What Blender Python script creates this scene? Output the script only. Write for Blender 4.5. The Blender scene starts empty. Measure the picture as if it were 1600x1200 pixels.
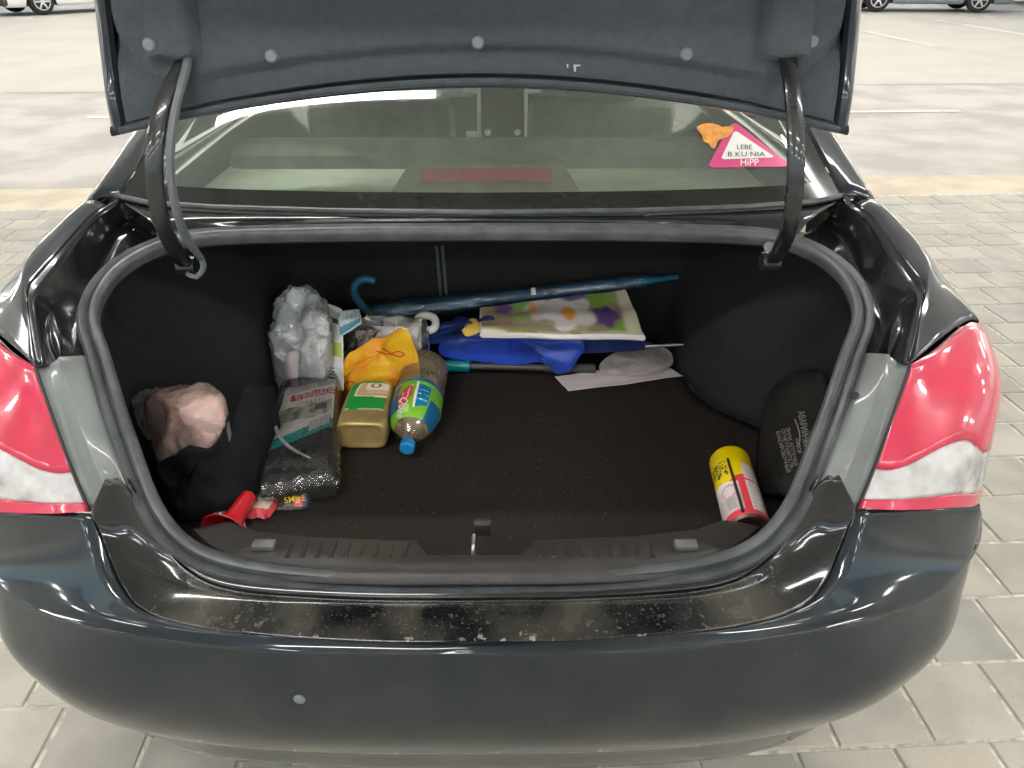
import bpy, bmesh, math, random
from math import radians as R, sin, cos, pi, tan, sqrt, exp
from mathutils import Vector as V, Matrix, noise
from mathutils.bvhtree import BVHTree

S = bpy.context.scene
random.seed(4)
# ------------------------------------------------------------------ camera
TH, YAW, F = R(28.5), R(0.4), 1250.0
CAM = V((0.05, 0.0, 1.5))
cd = bpy.data.cameras.new("camera")
cd.sensor_width = 36.0
cd.lens = 36.0 * F / 1600.0
cd.clip_start, cd.clip_end = 0.02, 600.0
cam = bpy.data.objects.new("camera", cd)
S.collection.objects.link(cam)
cam.location = CAM
cam.rotation_euler = (R(90) - TH, 0, -YAW)
S.camera = cam
# ------------------------------------------------------------------ world, sun, exposure
w = bpy.data.worlds.new("World")
S.world = w
w.use_nodes = True
nt = w.node_tree
sky = nt.nodes.new("ShaderNodeTexSky")
sky.sky_type = 'NISHITA'
sky.sun_disc = False
sky.sun_elevation, sky.sun_rotation = R(48), R(20)
nt.links.new(sky.outputs[0], nt.nodes["Background"].inputs[0])
nt.nodes["Background"].inputs[1].default_value = 0.12
sl = bpy.data.lights.new("sun", 'SUN')
sl.energy, sl.angle, sl.color = 1.2, R(10), (1, .96, .9)
so = bpy.data.objects.new("sun", sl)
S.collection.objects.link(so)
so.rotation_euler = (R(42), 0, R(-20 + 180))
S.view_settings.view_transform = 'Standard'
S.view_settings.look = 'None'
S.view_settings.exposure = 1.0
S.view_settings.gamma = 1.0
S.view_settings.use_curve_mapping = False
S.cycles.max_bounces = 10
S.cycles.transparent_max_bounces = 16
S.cycles.caustics_reflective = False
S.cycles.caustics_refractive = False
S.cycles.sample_clamp_indirect = 6.0

# ------------------------------------------------------------------ measuring: where a sight line meets a plane or profile
_f = V((sin(YAW) * cos(TH), cos(YAW) * cos(TH), -sin(TH)))
_r = V((cos(YAW), -sin(YAW), 0))
_u = V((sin(YAW) * sin(TH), cos(YAW) * sin(TH), cos(TH)))
def ray(px, py): return _f + _r * ((px - 800) / F) + _u * ((600 - py) / F)
def atY(px, py, Y):
    d = ray(px, py); return CAM + d * (Y / d.y)
def atZ(px, py, z):
    d = ray(px, py); return CAM + d * ((z - CAM.z) / d.z)
def interp(tab, x):
    if x <= tab[0][0]: return tab[0][1]
    for (a, b), (c, e) in zip(tab, tab[1:]):
        if x <= c: return b + (e - b) * (x - a) / (c - a)
    return tab[-1][1]
def onprof(px, py, prof, dz=0.0):
    d = ray(px, py); lo, hi = 0.3, 4.0
    for _ in range(50):
        m = (lo + hi) / 2; p = CAM + d * m
        if p.z > interp(prof, p.y) + dz: lo = m
        else: hi = m
    return CAM + d * ((lo + hi) / 2)

# ------------------------------------------------------------------ curves and surfaces
def crs(pts, n, closed=False):
    """Catmull-Rom through pts, resampled to n points by arc length."""
    P = [V(p) for p in pts]
    if len(P) == 2 and not closed:
        return [P[0].lerp(P[1], i / (n - 1)) for i in range(n)]
    m = len(P); segs = m if closed else m - 1; dense = []
    for i in range(segs):
        if closed: p0, p1, p2, p3 = P[i - 1], P[i], P[(i + 1) % m], P[(i + 2) % m]
        else:
            p1, p2 = P[i], P[i + 1]
            p0 = P[i - 1] if i else p1 * 2 - p2
            p3 = P[i + 2] if i + 2 < m else p2 * 2 - p1
        for k in range(16):
            t = k / 16
            dense.append(.5 * ((2 * p1) + (p2 - p0) * t + (2 * p0 - 5 * p1 + 4 * p2 - p3) * t * t + (3 * p1 - p0 - 3 * p2 + p3) * t ** 3))
    dense.append(P[0].copy() if closed else P[-1].copy())
    L = [0.0]
    for a, b in zip(dense, dense[1:]): L.append(L[-1] + (b - a).length)
    out = []; j = 0; cnt = n if closed else n - 1
    for i in range(n):
        s = L[-1] * i / cnt
        while j < len(L) - 2 and L[j + 1] < s: j += 1
        q = (s - L[j]) / max(1e-9, L[j + 1] - L[j])
        out.append(dense[j].lerp(dense[j + 1], min(1, max(0, q))))
    return out
def keyed(keys, k):
    """Catmull-Rom through keys with k points per segment (keeps correspondences)."""
    P = [V(p) for p in keys]; m = len(P); out = []
    for i in range(m - 1):
        p1, p2 = P[i], P[i + 1]
        p0 = P[i - 1] if i else p1 * 2 - p2
        p3 = P[i + 2] if i + 2 < m else p2 * 2 - p1
        for j in range(k):
            t = j / k
            out.append(.5 * ((2 * p1) + (p2 - p0) * t + (2 * p0 - 5 * p1 + 4 * p2 - p3) * t * t + (3 * p1 - p0 - 3 * p2 + p3) * t ** 3))
    out.append(P[-1]); return out
def mx(p): return V((-p.x, p.y, p.z))

class MB:
    """Collects vertices and faces for ONE mesh object."""
    def __init__(s): s.v = []; s.f = []; s.m = []
    def add(s, vs, fs, mi=0):
        o = len(s.v); s.v += [V(p) for p in vs]
        s.f += [tuple(i + o for i in f) for f in fs]; s.m += [mi] * len(fs); return s
    def grid(s, rows, cu=False, cv=False, mi=0, mf=None):
        nr, nc = len(rows), len(rows[0]); o = len(s.v)
        for r in rows: s.v += [V(p) for p in r]
        for i in range(nr if cv else nr - 1):
            for j in range(nc if cu else nc - 1):
                a, b = i * nc + j, i * nc + (j + 1) % nc
                c, d = ((i + 1) % nr) * nc + (j + 1) % nc, ((i + 1) % nr) * nc + j
                s.f.append((o + a, o + b, o + c, o + d)); s.m.append(mf(i, j) if mf else mi)
        return s
    def loft(s, curves, n=40, m=6, mi=0, mf=None, keyed_n=None, relax=0):
        cs = [crs(c, n) for c in curves] if keyed_n is None else [keyed(c, keyed_n) for c in curves]
        if len(cs) == 2:
            rows = [[a.lerp(b, i / m) for a, b in zip(*cs)] for i in range(m + 1)]
        else:
            cols = [keyed([c[j] for c in cs], m) for j in range(len(cs[0]))]
            rows = [[col[i] for col in cols] for i in range(len(cols[0]))]
        for _ in range(relax):
            rows = [rows[0]] + [[r[0]] + [(r[j - 1] + r[j + 1] + rows[i][j] + rows[i + 2][j]) / 4 for j in range(1, len(r) - 1)] + [r[-1]] for i, r in enumerate(rows[1:-1])] + [rows[-1]]
        return s.grid(rows, mi=mi, mf=mf)
    def box(s, c, d, M=None, mi=0, bev=0.0):
        bm = bmesh.new(); bmesh.ops.create_cube(bm, size=1)
        for v in bm.verts: v.co = V((v.co.x * d[0], v.co.y * d[1], v.co.z * d[2]))
        if bev: bmesh.ops.bevel(bm, geom=bm.edges[:], offset=bev, segments=2, profile=.5, affect='EDGES')
        bm.verts.index_update()
        vs = [(M @ v.co if M else v.co) + V(c) for v in bm.verts]
        fs = [[v.index for v in f.verts] for f in bm.faces]; bm.free()
        return s.add(vs, fs, mi)
    def tube(s, pts, r, seg=10, mi=0, caps=True):
        P = [V(p) for p in pts]; n = len(P)
        rr = r if isinstance(r, (list, tuple)) else [r] * n
        t = (P[1] - P[0]).normalized()
        a = t.orthogonal().normalized(); rows = []
        for i in range(n):
            t = (P[min(i + 1, n - 1)] - P[max(i - 1, 0)]).normalized()
            a = (a - t * a.dot(t)).normalized(); b = t.cross(a)
            rows.append([P[i] + (a * cos(2 * pi * k / seg) + b * sin(2 * pi * k / seg)) * rr[i] for k in range(seg)])
        o = len(s.v); s.grid(rows, cu=True, mi=mi)
        if caps:
            s.f.append(tuple(o + k for k in reversed(range(seg)))); s.m.append(mi)
            s.f.append(tuple(o + (n - 1) * seg + k for k in range(seg))); s.m.append(mi)
        return s
    def lathe(s, prof, A, B, seg=40, mi=0, mf=None, up=None, cap0=True, cap1=True):
        """prof: (distance along A->B, radius)."""
        A, B = V(A), V(B); t = (B - A).normalized()
        up = V(up) if up else V((0, 0, 1)); a = (up - t * up.dot(t)).normalized(); b = t.cross(a)
        rows = [[A + t * h + (a * cos(2 * pi * k / seg) + b * sin(2 * pi * k / seg)) * r for k in range(seg)] for h, r in prof]
        o = len(s.v); s.grid(rows, cu=True, mi=mi, mf=mf)
        if cap0: s.f.append(tuple(o + k for k in reversed(range(seg)))); s.m.append(mf(0, 0) if mf else mi)
        if cap1: s.f.append(tuple(o + (len(prof) - 1) * seg + k for k in range(seg))); s.m.append(mf(len(prof) - 2, 0) if mf else mi)
        return s
    def build(s, name, mats, parent=None, smooth=True, solid=0.0, off=0.0, sub=0, merge=True, ang=40):
        me = bpy.data.meshes.new(name)
        me.from_pydata([tuple(p) for p in s.v], [], s.f)
        if not isinstance(mats, (list, tuple)): mats = [mats]
        for m_ in mats: me.materials.append(m_)
        me.polygons.foreach_set("material_index", s.m)
        bm = bmesh.new(); bm.from_mesh(me)
        if merge: bmesh.ops.remove_doubles(bm, verts=bm.verts, dist=1e-5)
        bmesh.ops.recalc_face_normals(bm, faces=bm.faces)
        if smooth:
            for f in bm.faces: f.smooth = True
            for e in bm.edges:
                if len(e.link_faces) == 2 and e.calc_face_angle(0) > R(ang): e.smooth = False
        bm.to_mesh(me); bm.free(); me.update()
        o = bpy.data.objects.new(name, me); S.collection.objects.link(o)
        if parent: o.parent = parent; o.matrix_parent_inverse = world_inv(parent)
        if sub:
            md = o.modifiers.new("sub", 'SUBSURF'); md.levels = md.render_levels = sub
        if solid:
            md = o.modifiers.new("thick", 'SOLIDIFY'); md.thickness = solid; md.offset = off
        return o
def world_of(p):
    if p is None: return Matrix.Identity(4)
    L = Matrix.Translation(p.location) @ p.rotation_euler.to_matrix().to_4x4()
    return (world_of(p.parent) @ p.matrix_parent_inverse @ L) if p.parent else L
def world_inv(p): return world_of(p).inverted()
def tag(o, label=None, cat=None, group=None, kind=None):
    for k, x in (("label", label), ("category", cat), ("group", group), ("kind", kind)):
        if x: o[k] = x
    return o
def thing(name, loc, label, cat, group=None, rz=0):
    o = bpy.data.objects.new(name, None); S.collection.objects.link(o)
    o.location = V(loc); o.rotation_euler = (0, 0, rz); o.empty_display_size = .1
    return tag(o, label, cat, group)
def mirror_mb(mb):
    n = MB(); n.v = [mx(p) for p in mb.v]; n.f = [tuple(reversed(f)) for f in mb.f]; n.m = list(mb.m); return n
def bvh_of(*objs):
    vs, fs = [], []
    for o in objs:
        k = len(vs); vs += [v.co.copy() for v in o.data.vertices]
        fs += [tuple(i + k for i in p.vertices) for p in o.data.polygons]
    return BVHTree.FromPolygons(vs, fs)
def cast(bvh, px, py, off=0.002):
    d = ray(px, py).normalized(); h = bvh.ray_cast(CAM, d)
    return (h[0] - d * off) if h[0] is not None else None
def text_mesh(s, size=1.0, bold=0.0, align='CENTER'):
    """Outline letters of the built-in font as flat vertices and faces."""
    c = bpy.data.curves.new("t", 'FONT'); c.body = s; c.size = size; c.align_x = align; c.align_y = 'CENTER'
    c.offset = bold; c.resolution_u = 3
    o = bpy.data.objects.new("t", c); S.collection.objects.link(o)
    dg = bpy.context.evaluated_depsgraph_get(); dg.update()
    me = bpy.data.meshes.new_from_object(o.evaluated_get(dg))
    vs = [v.co.copy() for v in me.vertices]; fs = [tuple(p.vertices) for p in me.polygons]
    bpy.data.objects.remove(o); bpy.data.curves.remove(c); bpy.data.meshes.remove(me)
    return vs, fs
def painted(o, fn, soft=0):
    """Print flat colours on a mesh: fn(face) -> rgb; soft > 0 blurs the print like a worn photo print."""
    at = o.data.color_attributes.new("print", 'FLOAT_COLOR', 'CORNER')
    cols = [V(fn(p)) for p in o.data.polygons]
    if soft:
        for _ in range(soft):
            acc = [V((0, 0, 0)) for _ in o.data.vertices]; cnt = [0] * len(acc)
            for p, c in zip(o.data.polygons, cols):
                for vi in p.vertices: acc[vi] += c; cnt[vi] += 1
            vc = [a / max(1, k) for a, k in zip(acc, cnt)]
            cols = [sum((vc[vi] for vi in p.vertices), V((0, 0, 0))) / len(p.vertices) for p in o.data.polygons]
        for p in o.data.polygons:
            for li, vi in zip(p.loop_indices, p.vertices): at.data[li].color = (*vc[vi], 1)
        return
    for p, c in zip(o.data.polygons, cols):
        for li in p.loop_indices: at.data[li].color = (*c, 1)

# ------------------------------------------------------------------ materials
def mat(name, col=(.5, .5, .5), rough=.5, metal=0.0, coat=0.0, var=0.0, scale=20.0, bump=0.0, bscale=None, attr=False,
        trans=0.0, sheen=0.0, spec=.5, col2=None, thr=(.4, .6), coat_r=.04, flake=0.0, sss=0.0, emis=None, alpha=1.0, detail=4.0, world=False, lint=0.0, stain=0.0):
    m = bpy.data.materials.new(name); m.use_nodes = True; n, l = m.node_tree.nodes, m.node_tree.links
    b = n["Principled BSDF"]; I = b.inputs
    I["Base Color"].default_value = (*col, 1); I["Roughness"].default_value = rough; I["Metallic"].default_value = metal
    I["Coat Weight"].default_value = coat; I["Coat Roughness"].default_value = coat_r
    I["Specular IOR Level"].default_value = spec; I["Sheen Weight"].default_value = sheen
    I["Transmission Weight"].default_value = trans; I["Alpha"].default_value = alpha
    I["Subsurface Weight"].default_value = sss
    if emis: I["Emission Color"].default_value = (*emis[0], 1); I["Emission Strength"].default_value = emis[1]
    tc = n.new("ShaderNodeTexCoord")
    co = tc.outputs["Object"]
    if world: co = n.new("ShaderNodeNewGeometry").outputs["Position"]
    if attr:
        a = n.new("ShaderNodeAttribute"); a.attribute_name = "print"; l.new(a.outputs["Color"], I["Base Color"])
    elif var or col2:
        t = n.new("ShaderNodeTexNoise"); t.inputs["Scale"].default_value = scale; t.inputs["Detail"].default_value = detail
        l.new(co, t.inputs["Vector"])
        cr = n.new("ShaderNodeValToRGB"); cr.color_ramp.elements[0].position, cr.color_ramp.elements[1].position = thr
        c0 = tuple(max(0, c * (1 - var)) for c in col); c1 = col2 if col2 else tuple(c * (1 + var) for c in col)
        cr.color_ramp.elements[0].color = (*c0, 1); cr.color_ramp.elements[1].color = (*c1, 1)
        l.new(t.outputs["Fac"], cr.inputs["Fac"]); l.new(cr.outputs["Color"], I["Base Color"])
        mr = n.new("ShaderNodeMapRange"); mr.inputs["To Min"].default_value = max(.02, rough * .85); mr.inputs["To Max"].default_value = min(1, rough * 1.2)
        l.new(t.outputs["Fac"], mr.inputs["Value"]); l.new(mr.outputs["Result"], I["Roughness"])
    def over(fac, c2):
        src = I["Base Color"].links[0].from_socket if I["Base Color"].links else None
        mx_ = n.new("ShaderNodeMix"); mx_.data_type = 'RGBA'; mx_.inputs[7].default_value = (*c2, 1)
        if src: l.new(src, mx_.inputs[6])
        else: mx_.inputs[6].default_value = (*col, 1)
        l.new(fac, mx_.inputs[0]); l.new(mx_.outputs[2], I["Base Color"])
    def spots(sc, a_, b_, k_, det=2):
        t = n.new("ShaderNodeTexNoise"); t.inputs["Scale"].default_value = sc; t.inputs["Detail"].default_value = det; l.new(co, t.inputs["Vector"])
        r = n.new("ShaderNodeMapRange"); r.inputs["From Min"].default_value = a_; r.inputs["From Max"].default_value = b_; r.inputs["To Max"].default_value = k_
        l.new(t.outputs["Fac"], r.inputs["Value"]); return r.outputs["Result"]
    if lint: over(spots(170, .70, .73, lint), (.30, .28, .25))
    if stain: over(spots(1.7, .50, .72, stain, 6), (.16, .145, .12)); over(spots(60, .66, .72, stain * .8), (.20, .18, .15))
    if bump:
        t2 = n.new("ShaderNodeTexNoise"); t2.inputs["Scale"].default_value = bscale or scale * 3; t2.inputs["Detail"].default_value = 5
        l.new(co, t2.inputs["Vector"])
        bn = n.new("ShaderNodeBump"); bn.inputs["Strength"].default_value = bump; bn.inputs["Distance"].default_value = .004
        l.new(t2.outputs["Fac"], bn.inputs["Height"]); l.new(bn.outputs["Normal"], I["Normal"])
    return m
def film(name, tint=(.95, .95, .95), fog=0.0, fogcol=(.8, .8, .8), rough=.05, bump=0.0, bscale=30, ior=1.45, gadd=0.0):
    """Thin clear sheet (glass pane, plastic film): tinted see-through + surface reflection + optional milky share."""
    m = bpy.data.materials.new(name); m.use_nodes = True; n, l = m.node_tree.nodes, m.node_tree.links
    out = n["Material Output"]; n.remove(n["Principled BSDF"])
    tr = n.new("ShaderNodeBsdfTransparent"); tr.inputs[0].default_value = (*tint, 1)
    gl = n.new("ShaderNodeBsdfGlossy"); gl.inputs["Roughness"].default_value = rough
    fr = n.new("ShaderNodeFresnel"); fr.inputs["IOR"].default_value = ior
    last = tr
    tc = n.new("ShaderNodeTexCoord")
    if fog:
        df = n.new("ShaderNodeBsdfDiffuse"); df.inputs[0].default_value = (*fogcol, 1)
        tl = n.new("ShaderNodeBsdfTranslucent"); tl.inputs[0].default_value = (*fogcol, 1)
        m1 = n.new("ShaderNodeMixShader"); m1.inputs[0].default_value = .35
        l.new(df.outputs[0], m1.inputs[1]); l.new(tl.outputs[0], m1.inputs[2])
        m2 = n.new("ShaderNodeMixShader"); l.new(tr.outputs[0], m2.inputs[1]); l.new(m1.outputs[0], m2.inputs[2])
        t = n.new("ShaderNodeTexNoise"); t.inputs["Scale"].default_value = bscale * .5; l.new(tc.outputs["Object"], t.inputs["Vector"])
        mr = n.new("ShaderNodeMapRange"); mr.inputs["From Min"].default_value = .3; mr.inputs["From Max"].default_value = .7
        mr.inputs["To Min"].default_value = fog * .7; mr.inputs["To Max"].default_value = min(1, fog * 1.3)
        l.new(t.outputs["Fac"], mr.inputs["Value"]); l.new(mr.outputs["Result"], m2.inputs[0]); last = m2
    mixg = n.new("ShaderNodeMixShader")
    if gadd:
        ga = n.new("ShaderNodeMath"); ga.operation = 'ADD'; ga.use_clamp = True; ga.inputs[1].default_value = gadd; l.new(fr.outputs[0], ga.inputs[0]); l.new(ga.outputs[0], mixg.inputs[0])
    else: l.new(fr.outputs[0], mixg.inputs[0])
    l.new(last.outputs[0], mixg.inputs[1]); l.new(gl.outputs[0], mixg.inputs[2])
    if bump:
        t2 = n.new("ShaderNodeTexNoise"); t2.inputs["Scale"].default_value = bscale; t2.inputs["Detail"].default_value = 4
        l.new(tc.outputs["Object"], t2.inputs["Vector"])
        bn = n.new("ShaderNodeBump"); bn.inputs["Strength"].default_value = bump; bn.inputs["Distance"].default_value = .006
        l.new(t2.outputs["Fac"], bn.inputs["Height"]); l.new(bn.outputs["Normal"], gl.inputs["Normal"]); l.new(bn.outputs["Normal"], fr.inputs["Normal"])
    l.new(mixg.outputs[0], out.inputs[0])
    return m
def dusty(name, col, dust, rough=.2, coat=1.0, amount=(.5, .62), scale=9, speck=True):
    """Black car paint under road dust: noise-shaped dust film plus pale specks."""
    m = mat(name, col, rough, .4, coat, spec=.12, coat_r=.075); n, l = m.node_tree.nodes, m.node_tree.links; b = n["Principled BSDF"]
    tc = n.new("ShaderNodeTexCoord")
    def noise_(sc, det, a, c):
        t = n.new("ShaderNodeTexNoise"); t.inputs["Scale"].default_value = sc; t.inputs["Detail"].default_value = det
        l.new(tc.outputs["Object"], t.inputs["Vector"]); r = n.new("ShaderNodeMapRange"); r.inputs["From Min"].default_value = a; r.inputs["From Max"].default_value = c
        l.new(t.outputs["Fac"], r.inputs["Value"]); return r.outputs["Result"]
    def math_(op, a_, b_):
        k = n.new("ShaderNodeMath"); k.operation = op
        for i_, v_ in enumerate((a_, b_)):
            if isinstance(v_, (int, float)): k.inputs[i_].default_value = v_
            else: l.new(v_, k.inputs[i_])
        return k.outputs[0]
    f1 = noise_(scale, 8, *amount)
    if speck:
        sep = n.new("ShaderNodeSeparateXYZ"); l.new(tc.outputs["Object"], sep.inputs[0])
        def rng_(v_, a_, b_):
            r = n.new("ShaderNodeMapRange"); r.inputs["From Min"].default_value = a_; r.inputs["From Max"].default_value = b_; l.new(v_, r.inputs["Value"]); return r.outputs["Result"]
        mid = rng_(math_('ABSOLUTE', sep.outputs[0], 0), .50, .40)
        rear = math_('ADD', math_('MULTIPLY', rng_(sep.outputs[1], .840, .808), .8), .2)
        f2 = math_('MULTIPLY', noise_(85, 3, .60, .65), noise_(13, 3, .40, .54)); f4 = math_('MULTIPLY', noise_(300, 2, .62, .7), .5)
        sp_ = math_('ADD', math_('MULTIPLY', math_('MULTIPLY', f2, rear), .9), math_('MULTIPLY', f4, .5))
        fac = math_('MULTIPLY', math_('MAXIMUM', math_('MULTIPLY', f1, .16), sp_), mid)
    else:
        fac = math_('MAXIMUM', math_('MULTIPLY', f1, .07), math_('MULTIPLY', math_('MULTIPLY', noise_(260, 2, .66, .72), noise_(5, 3, .45, .6)), .16))
    mix = n.new("ShaderNodeMix"); mix.data_type = 'RGBA'; mix.inputs[6].default_value = (*col, 1); mix.inputs[7].default_value = (*dust, 1)
    l.new(fac, mix.inputs[0]); l.new(mix.outputs[2], b.inputs["Base Color"])
    inv = n.new("ShaderNodeMapRange"); inv.inputs["To Min"].default_value = coat; inv.inputs["To Max"].default_value = 0.0
    l.new(fac, inv.inputs["Value"]); l.new(inv.outputs["Result"], b.inputs["Coat Weight"])
    r2 = n.new("ShaderNodeMapRange"); r2.inputs["To Min"].default_value = rough; r2.inputs["To Max"].default_value = .9
    l.new(fac, r2.inputs["Value"]); l.new(r2.outputs["Result"], b.inputs["Roughness"])
    m2 = n.new("ShaderNodeMapRange"); m2.inputs["To Min"].default_value = .4; m2.inputs["To Max"].default_value = 0
    l.new(fac, m2.inputs["Value"]); l.new(m2.outputs["Result"], b.inputs["Metallic"])
    return m

M = {}
M['paint'] = dusty("black_paint", (.008, .0155, .0225), (.30, .27, .22), rough=.34, coat=1.0, amount=(.42, .75), scale=5, speck=False)
M['shelf'] = dusty("dusty_paint", (.010, .012, .014), (.42, .39, .31), rough=.16, coat=1.0, amount=(.40, .62), scale=9)
M['gloss'] = mat("gloss_black", (.008, .010, .012), .24, 0, .8, var=.3, scale=6, spec=.2, coat_r=.09)
M['primer'] = mat("grey_primer", (.175, .192, .188), .45, 0, .25, var=.12, scale=9)
M['rubber'] = mat("seal_rubber", (.060, .067, .071), .42, 0, 0, var=.2, scale=25)
M['blackplastic'] = mat("black_plastic", (.018, .018, .019), .45, var=.2, scale=30)
M['sillplastic'] = mat("sill_plastic", (.030, .028, .025), .42, var=.15, scale=40, bump=.12, bscale=500)
M['carpet'] = mat("trunk_carpet", (.025, .0205, .0175), .95, var=.14, scale=160, bump=.7, bscale=700, spec=.2, lint=.5)
M['liner'] = mat("trunk_liner", (.022, .024, .024), .95, var=.12, scale=90, bump=.6, bscale=500, spec=.2)
M['clip'] = mat('clip_plastic', (.085, .088, .085), .5, var=.15)
M['lidtrim'] = mat("lid_trim", (.044, .056, .067), .9, var=.10, scale=60, bump=.5, bscale=450, sheen=.15)
M['pin'] = mat("grey_pin", (.135, .155, .165), .5, var=.1)
M['armpaint'] = mat("arm_paint", (.016, .019, .020), .27, .2, .5, var=.2, scale=10)
M['cable'] = mat("cable_sleeve", (.105, .118, .122), .5, var=.1)
M['red'] = mat("red_lens", (.58, .022, .07), .24, 0, 1.0, var=.08, scale=16, bump=.10, bscale=60, sss=.2, coat_r=.05)
M['clearlens'] = film('clear_lens', (.97, .97, .97), fog=.72, fogcol=(.93, .93, .92), rough=.05, bump=.8, bscale=60, gadd=.05)
M['reflector'] = mat('lamp_reflector', (.88, .88, .87), .3, .5, bump=1.0, bscale=55)
M['glass'] = film("window_glass", (.90, .98, .92), fog=.21, fogcol=(.50, .59, .51), rough=.015, ior=1.5, bscale=6)  # milky share paints the pale grey-green veil of haze and reflections into the pane
M['sideglass'] = film('side_glass', (.90, .94, .91), rough=.015, ior=1.5)
M['headliner'] = mat('headliner', (.62, .61, .57), .9, var=.05)
M['frit'] = mat("black_frit", (.012, .013, .014), .12, var=.3, scale=30)
M['beige'] = mat("beige_trim", (.70, .72, .60), .8, var=.06, scale=20)
M['ochre'] = mat("brake_light_cover", (.36, .31, .18), .6, var=.08)
M['brakelens'] = mat("brake_lens", (.98, .012, .045), .45, 0, .2, var=.08, scale=160, thr=(.4, .6))
M['darktrim'] = mat("dark_trim", (.05, .052, .05), .7, var=.2)
M['silver'] = mat("silver_trim", (.92, .92, .91), .35, .1, var=.05)
M['steel'] = mat("steel", (.6, .6, .58), .3, 1.0, var=.1)
M['seatcloth'] = mat("seat_cloth", (.25, .255, .23), .9, var=.1, bump=.2)
M['tyre'] = mat("tyre_rubber", (.02, .02, .02), .8, var=.2, bump=.2)
M['rim'] = mat("alloy_rim", (.62, .63, .64), .3, .8, var=.05)
# ------------------------------------------------------------------ setting: garage floor, lane, ceiling
G = R(3.0)
def gp(u, v, z=0.0): return V((u * cos(G) - v * sin(G), u * sin(G) + v * cos(G), z))
def ug(p): return (p.x * cos(G) + p.y * sin(G), -p.x * sin(G) + p.y * cos(G))
M['joint'] = mat("joint_sand", (.54, .51, .44), .95, var=.25, scale=30)
M['slab'] = mat("concrete_slab", (.46, .44, .39), .7, var=.05, scale=.8, stain=.05, world=True, bump=.1, bscale=60, detail=9)
M['lane'] = mat("lane_asphalt", (.42, .402, .372), .75, var=.16, scale=1.3, bump=.2, bscale=90, detail=9)
M['band'] = mat("pale_band", (.52, .46, .36), .8, var=.12, scale=3, bump=.2, bscale=60)
M['line'] = mat("white_line", (.64, .62, .57), .6, var=.12, scale=14)
M['ceil'] = mat("ceiling_concrete", (.74, .73, .70), .9, var=.10, scale=2)
M['col'] = mat("column_concrete", (.5, .49, .46), .85, var=.12, scale=4)
M['lamp'] = mat("lamp_tube", (.9, .9, .9), .4, emis=((1, .972, .945), 40.0))
M['lamphouse'] = mat("lamp_housing", (.7, .7, .7), .4)
PAVM = [mat("paver_%d" % i, c, .72, var=.10, scale=5, bump=.16, bscale=160, detail=8, world=True, stain=.22) for i, c in enumerate(
    [(.395, .378, .325), (.372, .360, .315), (.415, .40, .345), (.36, .35, .315), (.405, .378, .318), (.345, .335, .305)])]
def sheet(name, u0, u1, v0, v1, z, m, n=1):
    mb = MB().add([gp(u0, v0, z), gp(u1, v0, z), gp(u1, v1, z), gp(u0, v1, z)], [(0, 1, 2, 3)])
    return tag(mb.build(name, m, smooth=False), kind='structure')
sheet("ground", -150, 150, -150, 200, -.03, M['slab'])
VB = 5.36
far_floor = sheet("concrete_floor", -40, 40, 10.45, 60, -.008, M['slab'])
lane = sheet("asphalt_lane", -40, 40, VB + .52, 10.45, -.012, M['lane'])
band = sheet("pale_kerb_band", -40, 40, VB, VB + .52, -.004, M['band'])
def line(a, b, wd):
    a, b = V(a), V(b); t = (b - a).normalized(); s = V((-t.y, t.x, 0)) * wd / 2
    mb = MB().add([a - s, a + s, b + s, b - s], [(0, 3, 2, 1)])
    o = mb.build("painted_line", M['line'], smooth=False); return tag(o, kind='structure')
l0 = atZ(136, 183, -.006); l1 = atZ(1500, 173, -.006)
line(l0, l1, .11)
line(atZ(1353, 49, -.003), atZ(1460, 72, -.003), .14)
line(atZ(1462, 31, -.003), atZ(1640, 60, -.003), .14)
# pavers
pv = thing("paved_floor", (0, 0, 0), None, None); tag(pv, kind='structure')
sand = MB().add([gp(-7, -3, -.0048), gp(7, -3, -.0048), gp(7, VB, -.0048), gp(-7, VB, -.0048)], [(0, 1, 2, 3)]).build("joint_sand", M['joint'], pv, smooth=False)
PS = .212
p0 = ug(atZ(1465, 1160, 0)); p1 = ug(atZ(1459, 1035, 0))
bm = bmesh.new(); bmesh.ops.create_cube(bm, size=1)
for v in bm.verts: v.co = V((v.co.x * (PS - .009), v.co.y * (PS - .009), v.co.z * .05 - .025))
top = [e for e in bm.edges if all(v.co.z > -.001 for v in e.verts)]
bmesh.ops.bevel(bm, geom=top, offset=.004, segments=1, affect='EDGES')
bmesh.ops.delete(bm, geom=[f for f in bm.faces if f.calc_center_median().z < -.04], context='FACES')
pme = []
for m_ in PAVM:
    me = bpy.data.meshes.new("paver"); bm.to_mesh(me); me.materials.append(m_); pme.append(me)
bm.free()
rng = random.Random(11); cells = []
nr0 = int((-2.2 - p0[1]) / PS); nr1 = int((VB - p0[1]) / PS)
for r in range(nr0, nr1 + 1):
    off = (p0[0] if r % 2 == 0 else p1[0]) + (rng.random() - .5) * .012
    for k in range(-34, 30):
        u, v = off + (k + .5) * PS, p0[1] + (r + .5) * PS
        if abs(u) > 5.2 or v + PS / 2 > VB + .001: continue
        c = gp(u, v); d = c - CAM
        dep = d.dot(_f); sx = d.dot(_r) / dep * F + 800 if dep > .1 else 1e9; sy = 600 - d.dot(_u) / dep * F if dep > .1 else 1e9
        vis = -70 < sx < 1670 and -20 < sy < 1270 and not (abs(c.x) < .80 and c.y > .9) and not (abs(c.x) < .55 and c.y > .75)
        cells.append((0 if vis else 1, d.length, u, v))
cells.sort(); rest = MB()
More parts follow.
